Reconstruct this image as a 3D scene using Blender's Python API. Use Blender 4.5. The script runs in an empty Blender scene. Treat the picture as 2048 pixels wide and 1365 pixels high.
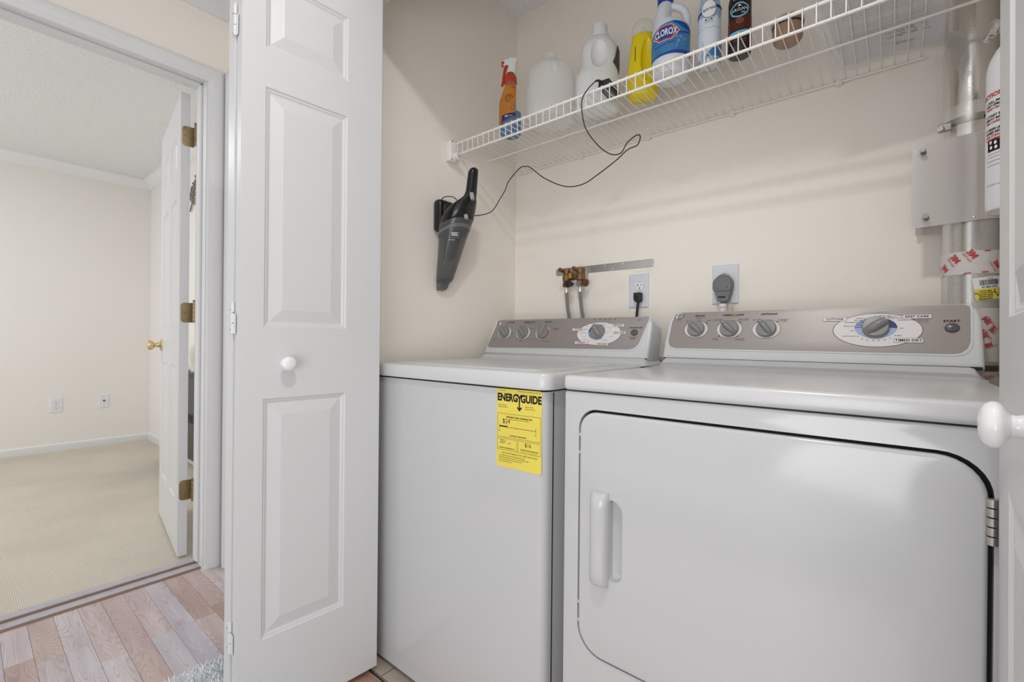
import bpy, bmesh, math, random
from mathutils import Vector as V, Matrix
random.seed(7)
SC = bpy.context.scene
C = bpy.data.collections.new('laundry_closet'); SC.collection.children.link(C)
PI = math.pi

# ------------------------------------------------------------------ camera, world, lights, exposure
CAMZ = 0.99
yaw, pit, rol = 0.693783584, -9.074e-4, 9.58294649e-3
fw = V((-math.sin(yaw)*math.cos(pit), math.cos(yaw)*math.cos(pit), math.sin(pit)))
rt = V((math.cos(yaw), math.sin(yaw), 0)); up = rt.cross(fw)
r2 = rt*math.cos(rol)+up*math.sin(rol); u2 = -rt*math.sin(rol)+up*math.cos(rol)
cam = bpy.data.cameras.new('camera'); camo = bpy.data.objects.new('camera', cam); C.objects.link(camo)
cam.sensor_width = 36; cam.lens = 918.946*36/2048; cam.clip_start = 0.02
m = Matrix((r2, u2, -fw)).transposed().to_4x4(); m.translation = (0, 0, CAMZ); camo.matrix_world = m
SC.camera = camo

SC.view_settings.view_transform = 'Standard'; SC.view_settings.look = 'None'
SC.view_settings.gamma = 1; SC.view_settings.use_curve_mapping = False
SC.view_settings.exposure = -0.30
w = bpy.data.worlds.new('world'); SC.world = w; w.use_nodes = True
w.node_tree.nodes['Background'].inputs[0].default_value = (0.97, 0.985, 1.0, 1)
w.node_tree.nodes['Background'].inputs[1].default_value = 1.05

def area(name, loc, look, size, power, color=(1, 1, 1), sy=None):
    l = bpy.data.lights.new(name, 'AREA'); l.energy = power; l.color = color
    l.shape = 'RECTANGLE' if sy else 'DISK'; l.size = size
    if sy: l.size_y = sy
    o = bpy.data.objects.new(name, l); C.objects.link(o); o.location = loc
    o.rotation_euler = (V(look)-V(loc)).to_track_quat('-Z', 'Y').to_euler(); return o
area('hall_ceiling_light', (-0.22, 0.16, 2.39), (-0.26, 0.30, 0), 0.13, 12, (1, 0.985, 0.965))
area('hall_fill_light', (0.25, -1.25, 0.72), (-0.85, 1.4, 1.75), 1.3, 20, (1.0, 0.99, 0.98), 0.9)  # unseen fill added behind the camera to lift the upper closet
area('bedroom_window_light', (-3.8, -2.3, 1.35), (-4.0, 1.0, 1.75), 1.6, 21, (0.92, 0.96, 1.0), 1.2)
area('bedroom_fill_light', (-3.9, -0.5, 2.43), (-3.9, -0.5, 0), 0.5, 16.5, (0.97, 0.985, 1.0))  # unseen overhead fill added to brighten the bedroom carpet

# ------------------------------------------------------------------ helpers
def mat(name, col, rough=0.5, metal=0.0, spec=0.5, bump=None, alpha=1.0, trans=0.0, coat=0.0, var=None, sss=0.0):
    """bump=(scale, strength, detail); var=(scale, amount) subtle procedural tone change."""
    M = bpy.data.materials.new(name); M.use_nodes = True
    nt = M.node_tree; b = nt.nodes['Principled BSDF']
    b.inputs['Base Color'].default_value = (*col, 1); b.inputs['Roughness'].default_value = rough
    b.inputs['Metallic'].default_value = metal; b.inputs['Specular IOR Level'].default_value = spec
    b.inputs['Alpha'].default_value = alpha; b.inputs['Transmission Weight'].default_value = trans
    b.inputs['Coat Weight'].default_value = coat
    if sss: b.inputs['Subsurface Weight'].default_value = sss; b.inputs['Subsurface Radius'].default_value = (.01, .01, .01)
    tc = nt.nodes.new('ShaderNodeTexCoord')
    sc, am = var or (9.0, 0.04)
    n = nt.nodes.new('ShaderNodeTexNoise'); n.inputs['Scale'].default_value = sc; n.inputs['Detail'].default_value = 4
    nt.links.new(tc.outputs['Object'], n.inputs['Vector'])
    mx = nt.nodes.new('ShaderNodeMix'); mx.data_type = 'RGBA'
    mx.inputs[6].default_value = (*[c*(1-am) for c in col], 1); mx.inputs[7].default_value = (*[min(1, c*(1+am)) for c in col], 1)
    nt.links.new(n.outputs['Fac'], mx.inputs[0]); nt.links.new(mx.outputs[2], b.inputs['Base Color'])
    if bump:
        n2 = nt.nodes.new('ShaderNodeTexNoise'); n2.inputs['Scale'].default_value = bump[0]; n2.inputs['Detail'].default_value = bump[2]
        nt.links.new(tc.outputs['Object'], n2.inputs['Vector'])
        bp = nt.nodes.new('ShaderNodeBump'); bp.inputs['Strength'].default_value = bump[1]; bp.inputs['Distance'].default_value = 0.004
        nt.links.new(n2.outputs['Fac'], bp.inputs['Height']); nt.links.new(bp.outputs[0], b.inputs['Normal'])
    return M

def sr(r, g, b):
    f = lambda c: (c/255/12.92 if c/255 < .04045 else ((c/255+.055)/1.055)**2.4)
    return (f(r), f(g), f(b))

class B:
    """collects vertices and faces for one mesh"""
    def __init__(s): s.v = []; s.f = []
    def add(s, vs, fs):
        k = len(s.v); s.v += [V(x) for x in vs]; s.f += [tuple(i+k for i in f) for f in fs]; return s
    def box(s, a, b):
        (x0, y0, z0), (x1, y1, z1) = a, b
        return s.add([(x0,y0,z0),(x1,y0,z0),(x1,y1,z0),(x0,y1,z0),(x0,y0,z1),(x1,y0,z1),(x1,y1,z1),(x0,y1,z1)],
                     [(0,3,2,1),(4,5,6,7),(0,1,5,4),(1,2,6,5),(2,3,7,6),(3,0,4,7)])
    def rbox(s, a, b, r=0.004, seg=2, mtx=None):
        bm = bmesh.new(); bmesh.ops.create_cube(bm, size=1)
        a, b = V(a), V(b)
        for v in bm.verts: v.co = V(((a[i]+b[i])/2+v.co[i]*(b[i]-a[i]) for i in range(3)))
        bmesh.ops.bevel(bm, geom=bm.edges[:], offset=r, segments=seg, profile=0.5, affect='EDGES')
        if mtx is not None: bm.transform(mtx)
        return s.bm(bm)
    def bm(s, bm):
        bm.verts.index_update(); k = len(s.v)
        s.v += [v.co.copy() for v in bm.verts]; s.f += [tuple(v.index+k for v in f.verts) for f in bm.faces]; bm.free(); return s
    def loft(s, rings, cap=True, closed=True):
        n = len(rings[0]); k = len(s.v)
        for r in rings: s.v += [V(p) for p in r]
        for i in range(len(rings)-1):
            for j in range(n if closed else n-1):
                a = k+i*n+j; b = k+i*n+(j+1) % n; s.f.append((a, b, b+n, a+n))
        if cap:
            s.f.append(tuple(k+j for j in reversed(range(n)))); s.f.append(tuple(k+(len(rings)-1)*n+j for j in range(n)))
        return s
    def lathe(s, prof, o=(0,0,0), axis=(0,0,1), n=24, sx=1, sy=1, ux=None):
        ax = V(axis).normalized(); o = V(o)
        x = V(ux).normalized() if ux is not None else (V((1,0,0)) if abs(ax.z) > .9 else ax.cross(V((0,0,1))).normalized())
        y = ax.cross(x)
        rings = [[o+ax*h+x*(r*sx*math.cos(2*PI*j/n))+y*(r*sy*math.sin(2*PI*j/n)) for j in range(n)] for r, h in prof]
        return s.loft(rings)
    def tube(s, pts, r, n=8, closed=False):
        pts = [V(p) for p in pts]; rings = []; up0 = None
        for i, p in enumerate(pts):
            if closed: t = pts[(i+1) % len(pts)]-pts[i-1]
            else: t = pts[min(i+1, len(pts)-1)]-pts[max(i-1, 0)]
            t.normalize()
            if up0 is None: up0 = V((0,0,1)) if abs(t.z) < .9 else V((1,0,0))
            x = (up0-t*up0.dot(t))
            if x.length < 1e-4: x = t.orthogonal()
            x.normalize(); y = t.cross(x); up0 = x
            rr = r(i/(len(pts)-1)) if callable(r) else r
            rings.append([p+x*(rr*math.cos(2*PI*j/n))+y*(rr*math.sin(2*PI*j/n)) for j in range(n)])
        if closed: rings.append(rings[0]); return s.loft(rings, cap=False)
        return s.loft(rings)
    def prism(s, pts, o, ux, uy, d0, d1):
        ux, uy, o = V(ux), V(uy), V(o); nn = ux.cross(uy)
        return s.loft([[o+ux*p[0]+uy*p[1]+nn*d for p in pts] for d in (d0, d1)])

def spline(pts, k=8):
    """Catmull-Rom through points"""
    pts = [V(p) for p in pts]; out = []
    for i in range(len(pts)-1):
        p0, p1, p2, p3 = pts[max(i-1,0)], pts[i], pts[i+1], pts[min(i+2,len(pts)-1)]
        for j in range(k):
            t = j/k
            out.append(0.5*((2*p1)+(p2-p0)*t+(2*p0-5*p1+4*p2-p3)*t*t+(3*p1-p0-3*p2+p3)*t**3))
    out.append(pts[-1]); return out

def mesh_obj(name, me, mt, parent=None, smooth=True, ang=35):
    o = bpy.data.objects.new(name, me); C.objects.link(o)
    if mt is not None: me.materials.clear(); me.materials.append(mt)
    if smooth: me.shade_smooth(); me.set_sharp_from_angle(angle=math.radians(ang))
    if parent is not None: o.parent = parent
    return o
def wloc(p):
    r = V((0,0,0))
    while p is not None: r = r+p.location; p = p.parent
    return r
def obj(name, b, mt, parent=None, smooth=True, ang=35):
    L = wloc(parent); me = bpy.data.meshes.new(name)
    me.from_pydata([tuple(v-L) for v in b.v], [], b.f); me.validate(); 
    bm = bmesh.new(); bm.from_mesh(me); bmesh.ops.recalc_face_normals(bm, faces=bm.faces[:]); bm.to_mesh(me); bm.free()
    return mesh_obj(name, me, mt, parent, smooth, ang)
def tag(o, label, cat, group=None):
    o['label'] = label; o['category'] = cat
    if group: o['group'] = group
    return o
def thing(name, label, cat, loc=(0,0,0), group=None):
    o = bpy.data.objects.new(name, None); C.objects.link(o); o.location = loc; o.empty_display_size = .05
    return tag(o, label, cat, group)
def struct(o, label=None, cat=None):
    o['kind'] = 'structure'
    if label: o['label'] = label; o['category'] = cat
    return o
def root_struct(name, label, cat, loc=(0,0,0)):
    return struct(bpy.data.objects.new(name, None), label, cat) if False else _rs(name, label, cat, loc)
def _rs(name, label, cat, loc):
    o = bpy.data.objects.new(name, None); C.objects.link(o); o.location = loc; return struct(o, label, cat)

# frames: map (u, v, d) to the world; d is out of the surface
def PF(o, ux, uy):
    o, ux, uy = V(o), V(ux).normalized(), V(uy).normalized(); n = ux.cross(uy)
    return lambda u, v, d=0: o+ux*u+uy*v+n*d
def CF(c, r, face, z0=0):
    """round surface about a vertical axis at c, the middle of the print facing direction `face`"""
    c = V((c[0], c[1])); f = V(face).normalized(); R = V((-f[1], f[0]))
    def F(u, v, d=0):
        rr = r(v) if callable(r) else r
        t = u/rr; p = c+(f*math.cos(t)+R*math.sin(t))*(rr+d); return V((p.x, p.y, z0+v))
    return F
def cut_u(bm, step):
    xs = [v.co.x for v in bm.verts]; x0, x1 = min(xs), max(xs)
    k = math.ceil(x0/step)
    while k*step < x1:
        bmesh.ops.bisect_plane(bm, geom=bm.verts[:]+bm.edges[:]+bm.faces[:], plane_co=(k*step,0,0), plane_no=(1,0,0)); k += 1
def cut_v(bm, step):
    xs = [v.co.y for v in bm.verts]; x0, x1 = min(xs), max(xs)
    k = math.ceil(x0/step)
    while k*step < x1:
        bmesh.ops.bisect_plane(bm, geom=bm.verts[:]+bm.edges[:]+bm.faces[:], plane_co=(0,k*step,0), plane_no=(0,1,0)); k += 1
def shape(name, outs, F, d, mt, parent, step=None, vstep=None):
    """thin printed shape(s) (list of outlines) laid on surface F"""
    bm = bmesh.new()
    if isinstance(outs[0][0], (int, float)): outs = [outs]
    for pts in outs:
        vs = [bm.verts.new((p[0], p[1], 0)) for p in pts]; bm.faces.new(vs)
    bmesh.ops.triangulate(bm, faces=bm.faces[:])
    if step: cut_u(bm, step)
    if vstep: cut_v(bm, vstep)
    L = wloc(parent)
    for v in bm.verts: v.co = F(v.co.x, v.co.y, d)-L
    me = bpy.data.meshes.new(name); bm.to_mesh(me); bm.free()
    return mesh_obj(name, me, mt, parent, smooth=bool(step))
def text(s, F, u, v, size, mt, parent, d=0.0006, align='CENTER', bold=0.0, shear=0.0, sx=1.0, step=None, rot=0.0, name='lettering', space=1.0):
    cu = bpy.data.curves.new('t', 'FONT'); cu.body = s; cu.size = size; cu.align_x = align; cu.align_y = 'CENTER'
    cu.shear = shear; cu.offset = bold; cu.resolution_u = 3; cu.space_character = space
    o = bpy.data.objects.new('t', cu); C.objects.link(o)
    me = bpy.data.meshes.new_from_object(o); bpy.data.objects.remove(o); bpy.data.curves.remove(cu)
    me.name = name
    bm = bmesh.new(); bm.from_mesh(me); bpy.data.meshes.remove(me)
    bmesh.ops.remove_doubles(bm, verts=bm.verts[:], dist=1e-7)
    cr, sn = math.cos(rot), math.sin(rot)
    for q in bm.verts:
        x, y = q.co.x*sx, q.co.y; q.co = V((u+x*cr-y*sn, v+x*sn+y*cr, 0))
    if step: cut_u(bm, step)
    L = wloc(parent)
    for q in bm.verts: q.co = F(q.co.x, q.co.y, d)-L
    me = bpy.data.meshes.new(name); bm.to_mesh(me); bm.free()
    return mesh_obj(name, me, mt, parent, smooth=False)
def ell(cx, cy, rx, ry, n=40, a0=0, a1=2*PI):
    full = abs(a1-a0-2*PI) < 1e-6
    return [(cx+rx*math.cos(a0+(a1-a0)*i/(n if full else n-1)), cy+ry*math.sin(a0+(a1-a0)*i/(n if full else n-1))) for i in range(n)]
def rr(x0, y0, x1, y1, r, n=5):
    rs = r if isinstance(r, (tuple, list)) else (r,)*4
    out = []
    for (cx, cy, a, q) in ((x1-rs[0], y0+rs[0], -PI/2, rs[0]), (x1-rs[1], y1-rs[1], 0, rs[1]), (x0+rs[2], y1-rs[2], PI/2, rs[2]), (x0+rs[3], y0+rs[3], PI, rs[3])):
        for i in range(n+1):
            t = a+PI/2*i/n; out.append((cx+q*math.cos(t), cy+q*math.sin(t)))
    return out
def ringshape(name, cx, cy, rx, ry, wd, F, d, mt, parent, a0=0, a1=2*PI, n=48, step=None):
    bm = bmesh.new(); L = wloc(parent); full = abs(a1-a0-2*PI) < 1e-6
    P = []
    for i in range(n if full else n+1):
        t = a0+(a1-a0)*i/n
        P.append([bm.verts.new(F(cx+(rx+k)*math.cos(t), cy+(ry+k)*math.sin(t), d)-L) for k in (-wd/2, wd/2)])
    for i in range(n):
        a, b = P[i], P[(i+1) % len(P)]
        bm.faces.new((a[0], a[1], b[1], b[0]))
    me = bpy.data.meshes.new(name); bm.to_mesh(me); bm.free()
    return mesh_obj(name, me, mt, parent, smooth=False)
def plate(outs, ext, bev, F, seg=3):
    """solid from 2D outlines (first is outer, others holes) in frame F, d from -2*ext..0, rounded edges; returns B"""
    cu = bpy.data.curves.new('p', 'CURVE'); cu.dimensions = '2D'; cu.fill_mode = 'BOTH'
    cu.extrude = max(ext-bev, 0); cu.bevel_depth = bev; cu.bevel_resolution = seg; cu.offset = -bev
    for pts in outs:
        sp = cu.splines.new('POLY'); sp.points.add(len(pts)-1); sp.use_cyclic_u = True
        for q, p in zip(sp.points, pts): q.co = (p[0], p[1], 0, 1)
    o = bpy.data.objects.new('p', cu); C.objects.link(o)
    me = bpy.data.meshes.new_from_object(o); bpy.data.objects.remove(o); bpy.data.curves.remove(cu)
    b = B(); bm = bmesh.new(); bm.from_mesh(me); bpy.data.meshes.remove(me)
    bmesh.ops.remove_doubles(bm, verts=bm.verts[:], dist=1e-6)
    for v in bm.verts: v.co = F(v.co.x, v.co.y, v.co.z-ext)
    return b.bm(bm)
def boolean(o, cutter):
    md = o.modifiers.new('b', 'BOOLEAN'); md.object = cutter; md.operation = 'DIFFERENCE'; md.solver = 'EXACT'
    bpy.context.view_layer.update(); dg = bpy.context.evaluated_depsgraph_get()
    me = bpy.data.meshes.new_from_object(o.evaluated_get(dg))
    if len(me.polygons) == 0:
        md.solver = 'FAST'; bpy.context.view_layer.update(); dg = bpy.context.evaluated_depsgraph_get()
        me = bpy.data.meshes.new_from_object(o.evaluated_get(dg)); print('fallback', o.name, len(me.polygons))
    o.modifiers.clear(); o.data = me
    bpy.data.objects.remove(cutter); me.shade_smooth(); me.set_sharp_from_angle(angle=math.radians(40))
X3, Y3, Z3 = V((1,0,0)), V((0,1,0)), V((0,0,1))

# ------------------------------------------------------------------ materials
M = {}
M['trim'] = mat('white_trim_paint', (.72,.72,.725), .35, var=(3,.02))
M['trim_lit'] = mat('white_trim_lightened', (.86,.86,.865), .4, var=(3,.02))  # trim colour lightened to make up for weak light on the bedroom mouldings
M['door'] = mat('white_door_paint', (.68,.68,.682), .38, bump=(60,.03,3), var=(4,.02))
M['wall'] = mat('cream_wall_paint', (.91,.855,.785), .75, bump=(220,.12,3), var=(2,.02))
M['wall2'] = mat('pale_cream_wall_paint', (.87,.81,.745), .75, bump=(220,.12,3), var=(2,.02))
M['wall3'] = mat('pale_bedroom_wall_paint', (.86,.83,.795), .75, bump=(220,.12,3), var=(2,.02))
M['ceil'] = mat('popcorn_ceiling_paint', (.84,.84,.845), .9, bump=(85,1.0,6), var=(85,.10))
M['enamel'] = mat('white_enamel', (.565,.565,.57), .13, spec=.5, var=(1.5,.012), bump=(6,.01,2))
M['enamel_lit'] = mat('white_enamel_lit_top', (.63,.63,.635), .24, var=(1.5,.012), bump=(6,.01,2))  # lighter than the cabinet enamel: overhead light painted into the tops
M['cons'] = mat('white_console_plastic', (.68,.70,.71), .28)
M['dark'] = mat('dark_gap', (.02,.02,.02), .8)
M['silver'] = mat('silver_panel_print', (.36,.325,.31), .42, metal=.35, var=(40,.03))
M['knobg'] = mat('grey_knob_plastic', (.25,.25,.245), .33)
M['knobd'] = mat('dark_grey_button_plastic', (.10,.10,.11), .25)
M['print'] = mat('dark_print', (.018,.016,.018), .8, spec=.2)
M['printg'] = mat('grey_print', (.16,.14,.14), .6)
M['ring'] = mat('pale_ring_print', (.72,.68,.68), .5)
M['oval'] = mat('white_oval_print', (.80,.76,.76), .5)
M['navy'] = mat('navy_print', (.02,.03,.14), .5)
M['blue'] = mat('blue_print', (.16,.25,.50), .5)
M['lblue'] = mat('light_blue_print', (.36,.46,.70), .5)
M['redp'] = mat('red_print', (.55,.05,.05), .5)
M['orangep'] = mat('rust_print', (.50,.20,.12), .5)
M['white'] = mat('white_print', (.85,.85,.85), .5)
M['chrome'] = mat('chrome', (.75,.75,.76), .18, 1)
M['yellow'] = mat('yellow_paper', (.80,.66,.10), .55, var=(14,.05))
M['wire'] = mat('white_coated_wire', (.83,.80,.76), .35)
M['plw'] = mat('white_plastic', (.82,.82,.84), .35)
M['plwd'] = mat('white_plate_plastic', (.70,.72,.78), .35)
M['black'] = mat('black_gloss_plastic', (.008,.008,.009), .2)
M['blackm'] = mat('black_rubber', (.015,.015,.016), .5)
M['greyp'] = mat('grey_plug_plastic', (.165,.165,.17), .5)
M['smoke'] = mat('smoked_plastic', (.115,.115,.117), .2, alpha=.72)
M['buttong'] = mat('light_grey_button', (.32,.33,.34), .4)
M['brass'] = mat('aged_brass', (.30,.225,.12), .42, 1, var=(60,.25))
M['brasskn'] = mat('polished_brass', (.72,.58,.32), .2, 1)
M['copper'] = mat('tarnished_brass_valve', (.27,.145,.075), .48, .8, var=(90,.5), bump=(120,.3,4))
M['steel'] = mat('brushed_steel', (.50,.48,.46), .4, .9, var=(60,.08))
M['boltm'] = mat('dull_bolt_steel', (.28,.26,.24), .5, .85)
M['hose'] = mat('braided_steel_hose', (.38,.38,.36), .4, .8, bump=(700,.8,2))
M['ceramic'] = mat('white_ceramic', (.84,.84,.84), .14)

def nodes_of(name):
    Mt = bpy.data.materials.new(name); Mt.use_nodes = True
    nt = Mt.node_tree; return Mt, nt, nt.nodes['Principled BSDF'], nt.nodes, nt.links
def galv(name, col, rough, amt):
    Mt, nt, b, N, L = nodes_of(name)
    tc = N.new('ShaderNodeTexCoord'); vo = N.new('ShaderNodeTexVoronoi'); vo.inputs['Scale'].default_value = 260
    no = N.new('ShaderNodeTexNoise'); no.inputs['Scale'].default_value = 620; no.inputs['Detail'].default_value = 5
    L.new(tc.outputs['Object'], vo.inputs['Vector']); L.new(tc.outputs['Object'], no.inputs['Vector'])
    cr = N.new('ShaderNodeValToRGB'); cr.color_ramp.elements[0].position = .36; cr.color_ramp.elements[1].position = .50
    cr.color_ramp.elements[0].color = (*[c*(1-amt) for c in col], 1); cr.color_ramp.elements[1].color = (*col, 1)
    L.new(no.outputs['Fac'], cr.inputs[0]); L.new(cr.outputs[0], b.inputs['Base Color'])
    b.inputs['Metallic'].default_value = .62; b.inputs['Roughness'].default_value = rough
    bp = N.new('ShaderNodeBump'); bp.inputs['Strength'].default_value = .06; L.new(vo.outputs['Distance'], bp.inputs['Height']); L.new(bp.outputs[0], b.inputs['Normal'])
    return Mt
M['galv'] = galv('galvanised_steel', (.66,.655,.635), .28, .22)
M['galv'].node_tree.nodes['Principled BSDF'].inputs['Metallic'].default_value = .8
M['galvs'] = galv('smooth_aluminium_pipe', (.74,.71,.67), .20, .05)
M['galvu'] = galv('bright_pipe', (.74,.71,.68), .16, .05); M['galvu'].node_tree.nodes['Principled BSDF'].inputs['Metallic'].default_value = .9
M['sheet'] = galv('brushed_sheet_metal', (.74,.70,.68), .30, .06)

def wood(name):
    Mt, nt, b, N, L = nodes_of(name)
    tc = N.new('ShaderNodeTexCoord'); oi = N.new('ShaderNodeObjectInfo')
    mp = N.new('ShaderNodeMapping'); mp.inputs['Scale'].default_value = (1.1, 9, 1)
    ad = N.new('ShaderNodeVectorMath'); ad.operation = 'ADD'
    cb = N.new('ShaderNodeCombineXYZ'); ml = N.new('ShaderNodeMath'); ml.operation = 'MULTIPLY'; ml.inputs[1].default_value = 37
    L.new(oi.outputs['Random'], ml.inputs[0]); L.new(ml.outputs[0], cb.inputs[0]); L.new(ml.outputs[0], cb.inputs[2])
    L.new(tc.outputs['Object'], ad.inputs[0]); L.new(cb.outputs[0], ad.inputs[1]); L.new(ad.outputs[0], mp.inputs['Vector'])
    mq = N.new('ShaderNodeMapping'); mq.inputs['Scale'].default_value = (.7, 6.5, 1); L.new(ad.outputs[0], mq.inputs['Vector'])
    cn = N.new('ShaderNodeTexNoise'); cn.inputs['Scale'].default_value = 3.0; cn.inputs['Detail'].default_value = 1.6; cn.inputs['Roughness'].default_value = .35
    L.new(mq.outputs[0], cn.inputs['Vector'])
    k1 = N.new('ShaderNodeMath'); k1.operation = 'MULTIPLY'; k1.inputs[1].default_value = 190; L.new(cn.outputs['Fac'], k1.inputs[0])
    k2 = N.new('ShaderNodeMath'); k2.operation = 'SINE'; L.new(k1.outputs[0], k2.inputs[0])
    k3 = N.new('ShaderNodeMath'); k3.operation = 'MULTIPLY_ADD'; k3.inputs[1].default_value = .5; k3.inputs[2].default_value = .5; L.new(k2.outputs[0], k3.inputs[0])
    no = N.new('ShaderNodeTexNoise'); no.inputs['Scale'].default_value = 2.6; no.inputs['Detail'].default_value = 6
    L.new(mp.outputs[0], no.inputs['Vector'])
    ra = N.new('ShaderNodeValToRGB'); e = ra.color_ramp.elements
    e[0].position = 0; e[0].color = (.50,.36,.315,1); e[1].position = 1; e[1].color = (.66,.60,.60,1)
    for p, c in ((.15,(.60,.50,.475)), (.3,(.55,.55,.63)), (.45,(.70,.62,.60)), (.6,(.49,.46,.53)), (.75,(.66,.60,.62)), (.88,(.55,.42,.39))):  # blue and lavender tones paint window glare into the boards
        q = e.new(p); q.color = (*c, 1)
    L.new(oi.outputs['Random'], ra.inputs[0])
    mx = N.new('ShaderNodeMix'); mx.data_type = 'RGBA'; mx.blend_type = 'MULTIPLY'; mx.inputs[0].default_value = 1
    rb = N.new('ShaderNodeValToRGB'); rb.color_ramp.elements[0].color = (.85,.82,.82,1); rb.color_ramp.elements[0].position = .05
    rb.color_ramp.elements[1].color = (1,1,1,1); rb.color_ramp.elements[1].position = .40
    L.new(k3.outputs[0], rb.inputs[0]); L.new(ra.outputs[0], mx.inputs[6]); L.new(rb.outputs[0], mx.inputs[7])
    m2 = N.new('ShaderNodeMix'); m2.data_type = 'RGBA'; m2.blend_type = 'MULTIPLY'; m2.inputs[0].default_value = .7
    rc = N.new('ShaderNodeValToRGB'); rc.color_ramp.elements[0].color = (.70,.63,.66,1); rc.color_ramp.elements[0].position = .3
    rc.color_ramp.elements[1].color = (1.0,1,1,1); rc.color_ramp.elements[1].position = .62
    L.new(no.outputs['Fac'], rc.inputs[0]); L.new(mx.outputs[2], m2.inputs[6]); L.new(rc.outputs[0], m2.inputs[7])
    L.new(m2.outputs[2], b.inputs['Base Color']); b.inputs['Roughness'].default_value = .30
    bp = N.new('ShaderNodeBump'); bp.inputs['Strength'].default_value = .12; bp.inputs['Distance'].default_value = .002
    L.new(k3.outputs[0], bp.inputs['Height']); L.new(bp.outputs[0], b.inputs['Normal'])
    return Mt
M['wood'] = wood('laminate_wood_glare')
M['woodw'] = M['wood'].copy(); M['woodw'].name = 'warm_laminate_wood'  # same boards without the painted glare, nearer their own brown
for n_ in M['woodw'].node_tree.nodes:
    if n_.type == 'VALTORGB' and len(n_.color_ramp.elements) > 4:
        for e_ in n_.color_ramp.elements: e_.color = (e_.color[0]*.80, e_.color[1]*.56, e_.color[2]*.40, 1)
M['thresh'] = mat('wood_threshold', (.47,.45,.49), .35, var=(25,.2))  # bluish daylight tint painted into the strip faces
M['threshe'] = mat('wood_threshold_edge', (.22,.135,.10), .45, var=(25,.2))
M['tile'] = mat('beige_floor_tile', (.46,.39,.32), .35, var=(18,.12))
M['grout'] = mat('grey_grout', (.22,.19,.17), .8)

def carpet():
    Mt, nt, b, N, L = nodes_of('beige_loop_carpet')
    tc = N.new('ShaderNodeTexCoord')
    mp = N.new('ShaderNodeMapping'); mp.inputs['Rotation'].default_value = (0,0,math.radians(90)); mp.inputs['Scale'].default_value = (1,1,1)
    L.new(tc.outputs['Object'], mp.inputs['Vector'])
    br = N.new('ShaderNodeTexBrick'); br.inputs['Scale'].default_value = 14; br.inputs['Mortar Size'].default_value = .018
    br.inputs['Brick Width'].default_value = .17; br.inputs['Row Height'].default_value = .085; br.inputs['Mortar Smooth'].default_value = 1
    br.inputs['Color1'].default_value = (.94,.87,.755,1); br.inputs['Color2'].default_value = (.90,.825,.705,1); br.inputs['Mortar'].default_value = (.64,.56,.44,1)
    L.new(mp.outputs[0], br.inputs['Vector'])
    no = N.new('ShaderNodeTexNoise'); no.inputs['Scale'].default_value = 2.2; no.inputs['Detail'].default_value = 8
    L.new(tc.outputs['Object'], no.inputs['Vector'])
    mx = N.new('ShaderNodeMix'); mx.data_type = 'RGBA'; mx.blend_type = 'MULTIPLY'; mx.inputs[0].default_value = .35
    L.new(br.outputs['Color'], mx.inputs[6]); L.new(no.outputs['Color'], mx.inputs[7])
    mg = N.new('ShaderNodeMix'); mg.data_type = 'RGBA'; mg.inputs[0].default_value = 1
    rp = N.new('ShaderNodeValToRGB'); rp.color_ramp.elements[0].color = (.92,.92,.92,1); rp.color_ramp.elements[0].position = .35; rp.color_ramp.elements[1].color = (1,1,1,1); rp.color_ramp.elements[1].position = .6
    L.new(no.outputs['Fac'], rp.inputs[0]); L.new(rp.outputs[0], mx.inputs[7]); mx.inputs[0].default_value = 1
    L.new(mx.outputs[2], b.inputs['Base Color']); b.inputs['Roughness'].default_value = .95; b.inputs['Specular IOR Level'].default_value = .1
    n2 = N.new('ShaderNodeTexNoise'); n2.inputs['Scale'].default_value = 260; n2.inputs['Detail'].default_value = 4
    L.new(tc.outputs['Object'], n2.inputs['Vector'])
    a = N.new('ShaderNodeMath'); a.operation = 'MULTIPLY_ADD'; a.inputs[1].default_value = -1
    L.new(br.outputs['Fac'], a.inputs[0]); L.new(n2.outputs['Fac'], a.inputs[2])
    bp = N.new('ShaderNodeBump'); bp.inputs['Strength'].default_value = .8; bp.inputs['Distance'].default_value = .004
    L.new(a.outputs[0], bp.inputs['Height']); L.new(bp.outputs[0], b.inputs['Normal'])
    return Mt
M['carpet'] = carpet()

# ------------------------------------------------------------------ the setting
ZC = 2.44; XL, XR, YB = -1.315, 0.225, 1.60; YF = 0.745
XW = -2.262; XWB = -2.385; XFAR = -5.50; YBED = 1.17
def sbox(name, a, b, mt, label, cat): return struct(obj(name, B().box(a, b), mt, smooth=False), label, cat)

# hall floor: laminate boards laid towards the bedroom
fl = struct(obj('floor', B().box((-2.275,-1.3,-.03), (1.3,.795,-.008)), M['dark'], smooth=False), 'pinkish brown laminate floor of narrow boards in the hall', 'floor')
def piece(x0, x1, y0, y1, z0, z1, ch):
    b = B(); vs = []
    for (z, c) in ((z0,0), (z1-ch,0), (z1,ch)):
        vs += [(x0+c,y0+c,z), (x1-c,y0+c,z), (x1-c,y1-c,z), (x0+c,y1-c,z)]
    fs = [(3,2,1,0), (8,9,10,11)]
    for k in (0, 4):
        for j in range(4): fs.append((k+j, k+(j+1)%4, k+4+(j+1)%4, k+4+j))
    return b.add(vs, fs)
first = {8:-1.98, 9:-1.98, 10:-1.84, 11:-1.84, 12:-1.755, 13:-1.855, 14:-1.871, 15:-1.872, 16:-1.96, 17:-2.1, 18:-1.9}
SW = 0.0635
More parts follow.
